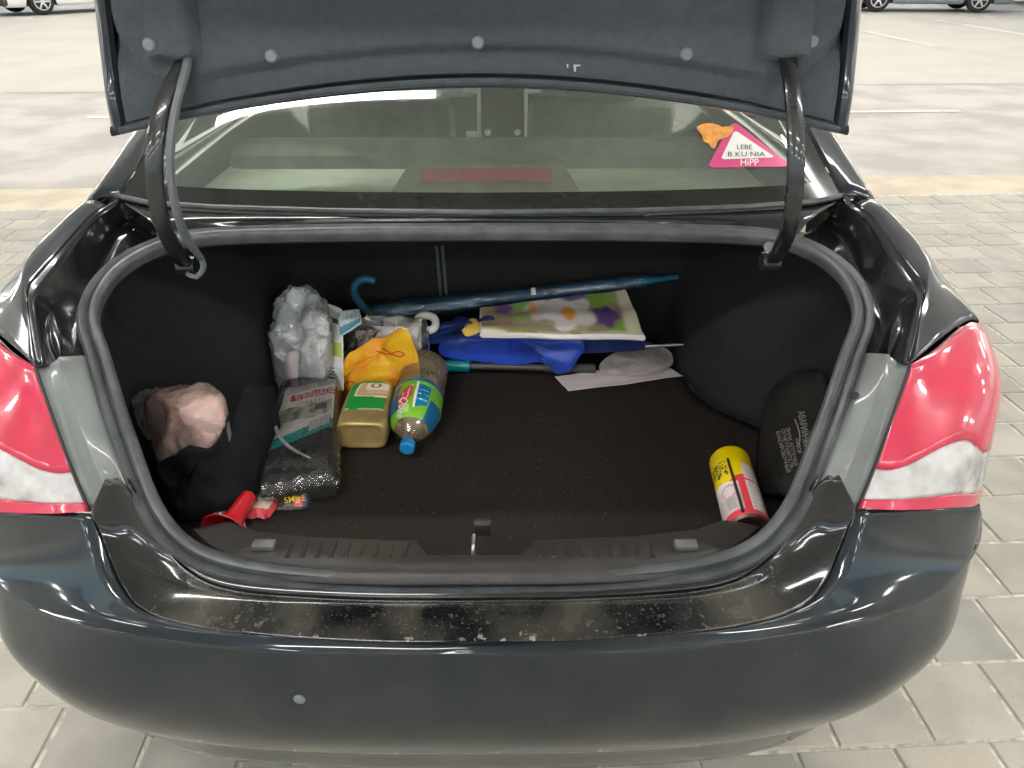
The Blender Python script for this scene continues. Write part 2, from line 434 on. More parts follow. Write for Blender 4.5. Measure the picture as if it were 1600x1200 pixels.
for i, (h, d, u, v) in enumerate(cells):
    mi = rng.choice([0, 0, 0, 1, 1, 2, 2, 3, 4, 5]); rz = G + rng.uniform(-.008, .008); z = rng.uniform(-.0018, .0012)
    if h == 0 and i < 300:
        o = bpy.data.objects.new("paver", pme[mi]); S.collection.objects.link(o); o.parent = pv
        o.location = gp(u, v, z); o.rotation_euler = (rng.uniform(-.004, .004), rng.uniform(-.004, .004), rz)
    else:
        Mx = Matrix.Translation(gp(u, v, z)) @ Matrix.Rotation(rz, 4, 'Z')
        rest.add([Mx @ q.co for q in pme[0].vertices], [tuple(p.vertices) for p in pme[0].polygons], mi)
tag(rest.build("paver_field", PAVM, pv, smooth=False, merge=False), kind='stuff')
# ceiling with rows of fluorescent battens, columns
ce = thing("ceiling", (0, 0, 3.2), None, None); tag(ce, kind='structure')
MB().box((0, 12, 3.32), (34, 44, .24)).build("ceiling_slab", M['ceil'], ce, smooth=False)
b_ = MB()
for y in (-6.5, -1.55, 4.2, 9.8, 15.4, 21, 26.6): b_.box((0, y, 3.05), (34, .34, .29))
b_.build("ceiling_beam", M['ceil'], ce, smooth=False)
lx = [-13.68, -10.48, -7.28, -4.08, -.88, 2.32, 5.52, 8.72, 11.92]; ly = [-8, -5.0, -2.9, -.2, 2.4, 5.6, 8.4, 11.2, 14, 16.8, 19.6, 22.4, 25.2, 28, 31]
hm = MB().box((0, 0, .03), (1.28, .16, .06), bev=.008).build("lamp_housing", M['lamphouse'], ce, smooth=False)
tm = MB().box((0, 0, -.012), (1.22, .10, .022), bev=.006).build("lamp_tube", M['lamp'], ce, smooth=False)
first = True
for y in ly:
    for x in lx:
        if not first: a, b = hm.copy(), tm.copy(); S.collection.objects.link(a); S.collection.objects.link(b)
        else: a, b = hm, tm
        first = False
        for q in (a, b): q.location = (x, y, 2.86); q.matrix_parent_inverse = Matrix.Translation((0, 0, -3.2))
for y in (-6.5, 4.2, 15.4):
    for x in (-15.5, 15.5):
        tag(MB().box((x, y, 1.45), (.5, .5, 2.96), bev=.02).build("concrete_column", M['col'], smooth=False), kind='structure')
for x in (-17.1, 17.1): pass

# ------------------------------------------------------------------ the dark sedan with its boot open
car = thing("sedan", (0, 3.0, 0), "black sedan with its boot lid raised and odds and ends in the boot", "car")
PROF = [(.84, .655), (.88, .672), (.91, .70), (.95, .762), (1.0, .815), (1.1, .88), (1.22, .955), (1.32, .997), (1.47, 1.024), (1.7, 1.03)]
# opening: inner line of the rubber seal, measured on the right-hand side
KS = [(742, 366), (1000, 367), (1180, 373), (1258, 393), (1312, 432), (1336, 490), (1314, 560), (1272, 680), (1216, 805), (1130, 866), (950, 893), (742, 899)]
seal_keys = [onprof(x, y, PROF) for x, y in KS]
seal_keys[0].x = 0; seal_keys[-1].x = 0
half = keyed(seal_keys, 8)
loop = half + [mx(p) for p in reversed(half[1:-1])]
NL = len(loop)
def pn(y):
    a, b = interp(PROF, y - .03), interp(PROF, y + .03); return V((0, -(b - a), .06)).normalized()
def frame(lp, i):
    t = (lp[(i + 1) % len(lp)] - lp[i - 1]).normalized(); n = pn(lp[i].y); n = (n - t * n.dot(t)).normalized(); b = t.cross(n)
    c = V((0, 1.15, lp[i].z)); 
    if b.dot(lp[i] - c) < 0: b = -b
    return t, n, b
sec = [(-.001, -.012), (-.006, .004), (-.001, .013), (.007, .014), (.011, .007), (.014, .004), (.017, .009), (.024, .013), (.030, .008), (.031, -.004), (.028, -.014)]
rows = []
loop_s = crs(loop, 200, closed=True)
for i in range(len(loop_s)):
    t, n, b = frame(loop_s, i); rows.append([loop_s[i] + b * s_ + n * h_ for s_, h_ in sec])
seal = MB().grid(rows, cu=True, cv=True).build("boot_seal", M['rubber'], car, ang=60)
def seal_outer(x, d=.031, h=0.0):
    """points of the right half of the seal's outer edge (list), offset d outward, h up."""
    out = []
    for i in range(len(half)):
        t, n, b = frame(loop, i); out.append(loop[i] + b * d + n * h)
    out[0].x = 0; out[-1].x = 0
    return out
SO = seal_outer(0, .0285, -.006)
K = lambda a: SO[int(a * 8)]            # a = key number along the seal (0 top centre .. 11 bottom centre)
def SOr(a, b, n=12): return [SO[min(len(SO) - 1, int(round(8 * (a + (b - a) * i / (n - 1)))))] for i in range(n)]

# shutline of the quarter panel (right): from window corner back along the deck, down to the lamp
SHUT = [atY(1335, 318, 1.565), atY(1358, 335, 1.52), atY(1400, 388, 1.385), atY(1428, 424, 1.315), atY(1444, 446, 1.275), atY(1441, 480, 1.215), atY(1432, 525, 1.150), atY(1422, 568, 1.09)]
RIDGE = [atY(1368, 312, 1.60), atY(1385, 325, 1.55), atY(1431, 372, 1.43), atY(1452, 402, 1.37), atY(1458, 418, 1.34), atY(1474, 452, 1.285), atY(1494, 475, 1.265), atY(1513, 500, 1.235)]
def pair(build):
    for s in (1, -1): build(s)
def put(mb, s, *a, **k): return (mb if s > 0 else mirror_mb(mb)).build(*a, **k)
gb0 = V((.725, 1.60, 1.063))
for s in (1, -1):
    # outer skin beside the boot: deck flange, shoulder, side down to the lamp
    c0 = crs(SHUT, 28); c1 = crs(RIDGE, 28)
    side = crs([V((.80, 1.80, .985)), V((.828, 1.60, .955)), V((.845, 1.45, .935)), V((.852, 1.36, .925)), V((.856, 1.30, .915)), V((.856, 1.27, .905))], 28)
    q = MB(); mid = [a.lerp(b, .55) + V((.0, 0, .006)) for a, b in zip(c0, c1)]
    q.loft([c0, mid, c1, [a.lerp(b, .5) + V((.018, 0, .012)) for a, b in zip(c1, side)], side], 28, 5)
    put(q, s, "quarter_panel", M['paint'], car, solid=.003, off=-1)
    # dark wall under the shutline and drain gutter next to the seal
    c0 = crs([gb0 + V((.0, 0, .002))] + SHUT, 28)
    low = [p + V((-.018 - .030 * min(1, i / 14), .004, -.055 - .02 * min(1, i / 14))) for i, p in enumerate(c0)]
    tgt = atY(1422, 570, 1.09).lerp(K(5.9), .45) + V((0, .008, -.002))
    low = [p.lerp(tgt, max(0, (i - 19) / 8) ** 1.3) for i, p in enumerate(low)]
    so = crs([K(2.15), K(2.6), K(3.2), K(3.7), K(4.2), K(4.7), K(5.1), K(5.5), K(5.95)], 28)
    gut = [a.lerp(b, .45) + V((0, 0, -.012)) for a, b in zip(low, so)]
    g = MB().loft([[p + V((-.002, .0, -.001)) for p in c0], low, gut, so], 28, 5)
    put(g, s, "boot_gutter", M['gloss'], car, solid=.003, off=0)
    # small rounded embossing in the gutter wall
    e = MB(); pts = crs([low[17].lerp(c0[17], .45), low[20].lerp(c0[20], .42), low[23].lerp(c0[23], .3)], 14)
    e.tube([p + V((-.004, 0, 0)) for p in pts], [.002 + .009 * sin(pi * i / 13) for i in range(14)], 10)
    put(e, s, "gutter_rib", M['gloss'], car)

# grey primer panel between seal and lamp
LIN = [atY(1422, 570, 1.09), atY(1398, 640, 1.055), atY(1368, 725, 1.015), atY(1340, 794, .985)]
for s in (1, -1):
    a = crs([K(5.85), K(6.3), K(6.8), K(7.2), K(7.5)], 20)
    b = crs(LIN, 20)
    tp = [1 - (j / 19) ** 3 for j in range(20)]
    r1 = [p.lerp(q, .46) + V((-.001, -.012, .014)) * k_ for p, q, k_ in zip(a, b, tp)]
    r2 = [p.lerp(q, .54) + V((-.001, -.010, .010)) * k_ for p, q, k_ in zip(a, b, tp)]
    g = MB().loft([a, [p.lerp(q, .12) + V((0, -.004, .006)) for p, q in zip(a, b)], r1, r2, [p.lerp(q, .9) + V((-.002, .006, -.004)) for p, q in zip(a, b)], b], 20, 4)
    pan = put(g, s, "lamp_panel", M['primer'], car, solid=.002, off=-1)
    bv = bvh_of(pan)
    if s > 0:
        spots = [(1336, 619, 7, True), (1310, 690, 11, False)]
    else: spots = [(145, 621, 13, False), (175, 703, 13, False), (0, 0, 0, False)][:2]
    for px, py, r_, hole in spots:
        c = cast(bv, px, py, 0)
        if c is None: continue
        h = bv.find_nearest(c); n = h[1] if h[1].dot(CAM - c) > 0 else -h[1]
        t = n.orthogonal().normalized(); b2 = n.cross(t); rad = r_ * .0010
        mb = MB()
        if hole:
            mb.lathe([(0, rad), (.0015, rad), (.0025, rad * .85), (.001, rad * .6)], c + n * .0005, c + n * 1, 20)
            mb.build("panel_hole", M['darktrim'], car)
        else:
            ring = [cast(bv, px + r_ * cos(2 * pi * i / 24), py + r_ * 1.05 * sin(2 * pi * i / 24), .0004) for i in range(25)]
            if any(x_ is None for x_ in ring): continue
            mb.tube(ring, .0007, 5, caps=False)
            mb.build("panel_plug", M['primer'], car)

# ------------------------------------------------------------------ tail lamps
for s in (1, -1):
    inn = crs([LIN[0], LIN[1], LIN[2], LIN[3]], 24)
    # surface in columns: inner edge -> bulged middle -> outer turn -> forward along the side
    c1 = crs([atY(1465, 545, 1.135), atY(1455, 610, 1.075), atY(1430, 720, 1.005), atY(1405, 796, .975)], 24)
    c2 = crs([atY(1512, 506, 1.225), atY(1530, 590, 1.115), atY(1505, 710, 1.02), atY(1480, 792, .99)], 24)
    c3 = crs([atY(1538, 515, 1.25), atY(1560, 595, 1.165), atY(1548, 690, 1.085), atY(1527, 783, 1.045)], 24)
    c4 = crs([V((.862, 1.30, .915)), V((.872, 1.29, .86)), V((.872, 1.24, .78)), V((.862, 1.16, .71))], 24)
    tl = thing("tail_light", (.75 * s, 1.1, .8), None, None); tl.parent = car; tl.matrix_parent_inverse = world_inv(car)
    L0 = [inn, c1, c2, c3, c4]
    cols = [keyed([c[j] for c in L0], 8) for j in range(24)]
    full = [[col[i] for col in cols] for i in range(len(cols[0]))]     # [across][down]
    def split(i):           # row (0..23) at which red gives way to clear glass, across i (0..32)
        x_ = i / 32
        return 16.0 + 1.0 * sin(x_ * 9.5 + .6) + 1.1 * x_ * (1 if x_ < .75 else 0) - max(0, x_ - .62) * 13
    def sub(lo, hi):
        g = []
        for i in range(len(full)):
            a, b = lo(i), hi(i); row = []
            for k in range(13):
                f = a + (b - a) * k / 12; j = min(22, int(f)); row.append(full[i][j].lerp(full[i][j + 1], f - j))
            g.append(row)
        return MB().grid(g)
    put(sub(lambda i: 0, split), s, "red_lens", M['red'], tl, solid=.006, off=0)
    put(sub(split, lambda i: 21.6), s, "clear_lens", M['clearlens'], tl, solid=.004, off=0)
    put(sub(lambda i: 21.6, lambda i: 23), s, "red_strip", M['red'], tl, solid=.008, off=0)
    hs = MB().grid([[p.lerp(V((.72, 1.3, .82)), .05) for p in r_] for r_ in full])
    put(hs, s, "lamp_housing", M['reflector'], tl)
    rim_ = MB().tube([p + V((0, -.001, 0)) for p in inn], .003, 6)
    put(rim_, s, "lamp_gasket", M['blackplastic'], tl)

# ------------------------------------------------------------------ rear bumper
C_ = [atY(742, 1005, .806), atY(900, 1002, .809), atY(1080, 988, .827), atY(1200, 968, .848), atY(1262, 942, .872), atY(1292, 905, .905), atY(1310, 862, .938), atY(1326, 822, .965), atY(1338, 797, .978)]
D_ = [atY(742, 1021, .793), atY(900, 1020, .796), atY(1100, 1010, .812), atY(1300, 983, .855), atY(1400, 957, .905), atY(1468, 925, .965), atY(1510, 880, 1.035), atY(1529, 840, 1.085), atY(1531, 790, 1.07)]
C_[0].x = 0; D_[0].x = 0
D2 = D_[:-1] + [V((.884, 1.16, .595)), V((.888, 1.27, .60)), V((.888, 1.38, .605))]
def off_curve(keys): return [V(k) for k in keys]
E_ = [(0, .788, .50), (.2, .792, .50), (.4, .805, .50), (.6, .848, .50), (.71, .905, .50), (.785, .965, .50), (.84, 1.05, .50), (.872, 1.15, .50), (.882, 1.26, .50), (.884, 1.38, .50)]
F_ = [(0, .835, .375), (.2, .838, .376), (.4, .85, .38), (.56, .88, .385), (.66, .925, .395), (.735, .99, .40), (.79, 1.07, .40), (.825, 1.16, .40), (.845, 1.27, .40), (.85, 1.38, .40)]
F2 = [(0, .850, .36), (.2, .853, .361), (.4, .865, .365), (.55, .893, .37), (.645, .938, .378), (.72, 1.0, .385), (.775, 1.08, .385), (.81, 1.17, .385), (.83, 1.27, .385), (.835, 1.38, .385)]
G_ = [(0, .905, .245), (.2, .908, .246), (.4, .92, .25), (.53, .945, .26), (.61, .98, .28), (.68, 1.04, .30), (.735, 1.11, .31), (.77, 1.2, .315), (.79, 1.28, .32), (.80, 1.38, .32)]
H_ = [(0, 1.05, .215), (.2, 1.05, .215), (.4, 1.06, .22), (.5, 1.08, .225), (.57, 1.1, .235), (.63, 1.15, .25), (.68, 1.2, .26), (.72, 1.26, .27), (.74, 1.32, .27), (.75, 1.38, .27)]
bp = MB()
N = 60
def bump_rows(s):
    g = MB()
    cc = crs(C_, N); dd = crs(D_, N)
    m1 = [a.lerp(b, .5) + V((0, -.002, .0035)) for a, b in zip(cc, dd)]
    g.loft([cc, m1, [a.lerp(b, .92) + V((0, 0, .0008)) for a, b in zip(cc, dd)], dd], N, 4, relax=25)
    d2 = crs(D2, N)
    e0 = [p + V((0, .0004, -.0022)) for p in d2]; e1 = [p + V((-.004 * min(1, p.x / .8), .0035, -.010)) for p in d2]
    ee, ff, f2, gg, hh = [crs(x_, N) for x_ in (E_, F_, F2, G_, H_)]
    md = [a.lerp(b, .45) + V((.004 * a.x, -.004, .0)) for a, b in zip(e1, ee)]
    g.loft([d2, e0, e1, md, ee, [a.lerp(b, .5) + V((.01 * a.x, -.010, 0)) for a, b in zip(ee, ff)], ff, f2, gg, hh], N, 4)
    k1 = crs([D_[-2], V((.884, 1.16, .595)), V((.888, 1.27, .60)), V((.888, 1.38, .605))], 12)
    k0 = crs([D_[-1], V((.866, 1.16, .718)), V((.874, 1.27, .738)), V((.876, 1.38, .75))], 12)
    g.loft([k0, [a.lerp(b, .5) for a, b in zip(k0, k1)], k1], 12, 4)
    return g
g = bump_rows(1); gm = mirror_mb(g); g.add(gm.v, gm.f)
bumper = g.build("rear_bumper", M['paint'], car, solid=.004, off=-1, ang=50)
bvb = bvh_of(bumper)
c = cast(bvb, 468, 1092, 0); d = ray(468, 1092).normalized()
nn = V((-.08, -1, -.05)).normalized()
MB().lathe([(0, .0085), (.003, .0085), (.0045, .0065), (.0045, 0.0)], c - nn * .001, c + nn, 24).build("parking_sensor", M['pin'], bumper)
# loading lip and dusty step between seal and bumper edge
A0 = [K(11), K(10.5), K(10), K(9.5), K(9), K(8.5), K(8), K(7.7), K(7.42)]
A1 = [atY(742, 923, .878), atY(900, 921, .879), atY(1060, 911, .887), atY(1140, 897, .897), atY(1185, 872, .916), atY(1218, 838, .937), atY(1247, 795, .960), atY(1263, 765, .970), atY(1277, 744, .972)]
A2 = [p + V((0, -.007, -.010)) for p in A1]
Bm = [atY(742, 945, .872), atY(900, 943, .873), atY(1075, 934, .882), atY(1170, 915, .893), atY(1218, 890, .91), atY(1250, 855, .935), atY(1272, 812, .962), atY(1286, 775, .970), atY(1294, 743, .974)]
CS = C_[:-1] + [atY(1336, 795, .975), atY(1325, 770, .974), atY(1311, 742, .976)]
Bm2 = [p.lerp(q, .5) + V((0, .0, -.003)) for p, q in zip(crs(Bm, 16), crs(CS, 16))]
for k in (A1, A2, Bm, Bm2): k[0].x = 0
g = MB(); NS = 48
a0, a1, a2, bm_, b2, cc = [crs(x_, NS) for x_ in (A0, A1, A2, Bm, Bm2, [p + V((0, .0015 * (1 - i / 10), -.003 * (1 - i / 10))) for i, p in enumerate(CS)])]
g.loft([a0, [p.lerp(q, .6) + V((0, .0, .004)) for p, q in zip(a0, a1)], a1, [p.lerp(q, .6) + V((0, -.003, .001)) for p, q in zip(a1, a2)], a2], NS, 4, mi=1)
g.loft([[p + V((0, 0, -.0005)) for p in a2], bm_, b2, cc], NS, 6)
gm = mirror_mb(g); g.add(gm.v, gm.f); g.m = g.m[:len(gm.m)] * 2
step = g.build("loading_step", [M['shelf'], M['gloss']], car, solid=.003, off=-1)
# ------------------------------------------------------------------ boot interior
r1 = [(0, 1.97, .985), (.3, 1.97, .985), (.55, 1.9, .975), (.64, 1.7, .955), (.685, 1.55, .93), (.70, 1.4, .91), (.69, 1.25, .85), (.61, 1.09, .775), (.50, 1.0, .69), (.39, .962, .655), (.18, .955, .65), (0, .955, .65)]
r2 = [(0, 2.03, .80), (.3, 2.03, .80), (.49, 2.0, .78), (.53, 1.80, .78), (.58, 1.64, .78), (.68, 1.50, .78), (.715, 1.32, .76), (.67, 1.14, .70), (.53, 1.07, .64), (.40, 1.045, .62), (.18, 1.04, .61), (0, 1.04, .61)]
r3 = [(0, 2.0, .55), (.3, 2.0, .55), (.46, 1.97, .55), (.49, 1.80, .55), (.53, 1.64, .55), (.64, 1.50, .55), (.69, 1.32, .55), (.65, 1.14, .55), (.52, 1.07, .55), (.39, 1.05, .55), (.18, 1.045, .55), (0, 1.045, .55)]
k0 = [p + (V((0, 0, -.012))) for p in half]
g = MB(); K1, K2, K3 = keyed(r1, 8), keyed(r2, 8), keyed(r3, 8)
lin_rows = []
for rr in [[k0, K1, K2, K3]]:
    cols = [[rr[q][j] for q in range(4)] for j in range(len(k0))]
    cols = [keyed(c_, 8) for c_ in cols]
    g.grid([[c_[i] for c_ in cols] for i in range(len(cols[0]))])
gm = mirror_mb(g); g.add(gm.v, gm.f)
for i, p in enumerate(g.v):
    n_ = noise.noise(p * 6); g.v[i] = p + V((.006 * n_ * (1 if p.z < .95 else 0), 0, 0))
liner = g.build("boot_liner", M['liner'], car, solid=.004, off=0, ang=180)
fl = [V((p.x, p.y, .55)) for p in K3] + [V((-p.x, p.y, .55)) for p in reversed(K3[1:-1])]
g = MB(); cen = V((0, 1.5, .55)); rows = [[cen.lerp(p * 1.0, f) + V((0, 0, .003 + .0035 * noise.noise(cen.lerp(p, f) * 5))) for p in fl] for f in (0.02, .2, .4, .6, .8, .93, .995)]
g.grid(rows, cu=True); g.f.append(tuple(range(len(fl)))); g.m.append(0)
floor_o = g.build("boot_floor", M['carpet'], car, solid=.006, off=-1)
# floor carpet joins, seat back seam strips
sb = bvh_of(liner, floor_o)
for px in (682, 691):
    pts = [cast(sb, px + (y - 385) * .09, y, .004) for y in range(384, 470, 8)]
    MB().tube([p for p in pts if p], .0042, 6).build("seat_seam", M['cable'], car)
# plastic sill plate with ribs, clips and striker
g = MB()
zs = lambda y: .688 - (y - .93) * .28
def sp(px, py): return onprof(px, py, [(.8, .735), (1.1, .651)])
outer = [sp(742, 888), sp(880, 887), sp(1000, 882), sp(1090, 871), sp(1150, 850), sp(1188, 822)]
inner = [sp(742, 866), sp(815, 866), sp(838, 843), sp(1000, 836), sp(1090, 826), sp(1130, 812)]
inner[0].x = 0; outer[0].x = 0
o_ = keyed(outer, 8); i_ = [inner[0].lerp(inner[1], k / 8) for k in range(8)] + [inner[1].lerp(inner[2], k / 8) for k in range(8)] + [inner[2].lerp(inner[3], k / 8) for k in range(8)] + [inner[3].lerp(inner[4], k / 8) for k in range(8)] + [inner[4].lerp(inner[5], k / 8) for k in range(9)]
dn = [p + V((0, .012, -.02)) for p in i_]; dn2 = [p + V((0, .022, -.135)) for p in i_]
rows = [[p + V((0, -.02, -.012)) for p in o_], o_, [a.lerp(b, .5) + V((0, 0, .0015)) for a, b in zip(o_, i_)], [a.lerp(b, .93) for a, b in zip(o_, i_)], [p + V((0, .004, -.005)) for p in i_], dn, dn2]
g.grid(rows); gm = mirror_mb(g); g.add(gm.v, gm.f)
sill = g.build("sill_plate", M['sillplastic'], car, solid=.003, off=-1, ang=50)
bs = bvh_of(sill)
for k in range(9):
    for x0 in (455 + k * 22.5, 838 + k * 22):
        a, b = cast(bs, x0 + 3, 846 + 2 * (abs(x0 - 742) < 200), .001), cast(bs, x0 - (6 if x0 < 742 else -6), 871, .001)
        if a and b:
            MB().tube([a.lerp(b, t / 4) + V((0, 0, .0)) for t in range(5)], [.0016, .0030, .0032, .0034, .0044], 6).build("rib", M['sillplastic'], sill)
for px in (412, 1072):
    c = cast(bs, px, 858, .0); MB().box(c + V((0, .004, .003)), (.036, .022, .014), bev=.004).build("clip", M['clip'], sill)
c = atY(754, 824, 1.075); MB().box(c + V((0, 0, 0)), (.030, .02, .026), bev=.004).build("striker_cover", M['sillplastic'], car)
c = sp(740, 853)
MB().tube([c + V((0, .030, -.05)), c + V((0, .026, -.004)), c + V((0, .020, .004)), c + V((0, -.006, .004)), c + V((0, -.012, -.006)), c + V((0, -.014, -.04))], .0036, 8).build("boot_striker", M['steel'], car)

# ------------------------------------------------------------------ rear window, deck edge, body shell
gb = [V((0, 1.515, 1.055)), V((.3, 1.522, 1.056)), V((.52, 1.54, 1.058)), V((.66, 1.568, 1.06)), V((.725, 1.60, 1.063))]
gt = [V((0, 2.10, 1.385)), V((.25, 2.11, 1.383)), V((.42, 2.13, 1.378)), V((.53, 2.16, 1.37)), V((.575, 2.2, 1.362))]
gm_ = [a.lerp(b, .5) + V((.012 * i / 4, -.012, .022)) for i, (a, b) in enumerate(zip(gb, gt))]
NU = 44
def glass_half():
    cs = [crs(x_, NU) for x_ in (gb, gm_, gt)]; return [keyed([c_[j] for c_ in cs], 14) for j in range(NU)]
GH = glass_half()              # [across][up 0..28]
grid = [[mx(p) for p in col] for col in reversed(GH[1:])] + GH
mf = lambda i, j: 1 if (j < 2 or j >= 26 or i < 3 or i >= len(grid) - 4) else 0
go = MB().grid(grid, mf=lambda i, j: mf(i, j)).build("rear_window", [M['glass'], M['frit']], car)
bg = bvh_of(go)
# deck strip in front of the seal and black window cowl
a = crs([K(0), K(.5), K(1), K(1.5), K(2), K(2.5)], 40)
b = crs([p + V((0, -.006, -.008)) for p in gb], 40)
top = [q.lerp(p, .62) + V((0, 0, .012)) for p, q in zip(a, b)]
g = MB().loft([a, [q.lerp(p, .8) + V((0, 0, .004)) for p, q in zip(a, b)], top, [q.lerp(p, .25) + V((0, 0, .006)) for p, q in zip(a, b)], b], 40, 4)
gm = mirror_mb(g); g.add(gm.v, gm.f)
g.build("deck_strip", M['gloss'], car, solid=.003, off=-1)
g = MB().tube([mx(p) for p in reversed(gb[1:])] + [p + V((0, -.004, .0)) for p in gb], .006, 8).build("window_cowl", M['rubber'], car)
# parcel shelf, high brake light
sh = MB().box((0, 1.86, 1.005), (1.30, .62, .03), bev=.006).build("parcel_shelf", M['beige'], car)
c = atY(752, 275, 1.86)
hz = 1.03
bl = MB()
pl = [atZ(605, 297, hz), atZ(890, 297, hz), atZ(868, 250, hz + .03), atZ(630, 250, hz + .03)]
y0 = 1.74
A = [V((-.205, y0, hz)), V((.215, y0, hz)), V((.19, y0 + .16, hz)), V((-.18, y0 + .16, hz))]
T = [V((-.165, y0 + .045, hz + .055)), V((.175, y0 + .045, hz + .055)), V((.165, y0 + .13, hz + .06)), V((-.155, y0 + .13, hz + .06))]
bl.add(A + T, [(0, 1, 5, 4), (1, 2, 6, 5), (2, 3, 7, 6), (3, 0, 4, 7), (4, 5, 6, 7)])
bo = bl.build("brake_light", M['ochre'], car, smooth=False)
MB().box((.005, y0 + .023, hz + .034), (.285, .012, .036), Matrix.Rotation(R(-62), 4, 'X'), bev=.003).build("brake_lens", M['brakelens'], bo)
# window sticker: pink triangle, white triangle, letters, orange patch
def decal(name, polys, m, parent, bv, off, n=None):
    mb = MB()
    for poly in polys:
        bm = bmesh.new(); vs = [bm.verts.new((x_, y_, 0)) for x_, y_ in poly]; bm.faces.new(vs)
        bmesh.ops.triangulate(bm, faces=bm.faces[:]); bmesh.ops.subdivide_edges(bm, edges=bm.edges[:], cuts=3, use_grid_fill=True)
        bm.verts.index_update(); pv_ = [cast(bv, v.co.x, v.co.y, off) for v in bm.verts]
        if all(pv_): mb.add(pv_, [[v.index for v in f.verts] for f in bm.faces])
        bm.free()
    return mb.build(name, m, parent, smooth=True)
def letters(s, cx, cy, size, m, parent, bv, off, rot=0.0, sx=1.0, bold=0.0, shear=0.0, name="lettering"):
    vs, fs = text_mesh(s, size, bold); out = []
    for v in vs:
        x_, y_ = v.x * sx + v.y * shear, -v.y
        out.append(cast(bv, cx + x_ * cos(rot) - y_ * sin(rot), cy + x_ * sin(rot) + y_ * cos(rot), off))
    fs = [f for f in fs if all(out[i] is not None for i in f)]
    if not fs: return None
    out = [o or V((0, 0, 0)) for o in out]; used = sorted({i for f in fs for i in f}); ix = {i: k for k, i in enumerate(used)}
    out = [out[i] for i in used]; fs = [tuple(ix[i] for i in f) for f in fs]
    return MB().add(out, fs).build(name, m, parent, smooth=False, merge=False)
def rnd_poly(pts, r=.18, k=4):
    out = []; n = len(pts)
    for i in range(n):
        p, a, b = V((*pts[i], 0)), V((*pts[i - 1], 0)), V((*pts[(i + 1) % n], 0))
        q0, q1 = p.lerp(a, r), p.lerp(b, r)
        for t in range(k + 1):
            f = t / k; x_ = q0.lerp(p, f).lerp(p.lerp(q1, f), f); out.append((x_.x, x_.y))
    return out
M['pink'] = mat("sticker_pink", (.62, .06, .22), .35, var=.06)
M['white'] = mat("sticker_white", (.80, .80, .77), .4, var=.03)
M['ink'] = mat("black_ink", (.03, .035, .03), .6)
M['orange'] = mat("sticker_orange", (.75, .33, .07), .4, var=.15, scale=60)
st = decal("window_sticker", [rnd_poly([(1146, 188), (1238, 260), (1104, 262)], .12)], M['pink'], car, bg, .003)
tag(st, "pink triangular sticker with a white centre on the rear window")
decal("white_field", [rnd_poly([(1148, 203), (1212, 246), (1126, 249)], .1)], M['white'], st, bg, .0045)
decal("orange_patch", [rnd_poly([(1087, 199), (1098, 193), (1112, 192), (1128, 197), (1131, 206), (1140, 204), (1143, 193), (1147, 201), (1142, 211), (1128, 217), (1122, 219), (1117, 232), (1111, 231), (1108, 224), (1099, 221), (1097, 211)], .3)], M['orange'], st, bg, .005)
letters("LEBE", 1163, 230, 10.5, M['ink'], st, bg, .006, sx=1.15)
letters("B KU NIA", 1166, 241, 10.5, M['ink'], st, bg, .006, sx=1.35)
letters("HiPP", 1171, 254, 15, M['white'], st, bg, .006, sx=1.0, bold=.03)

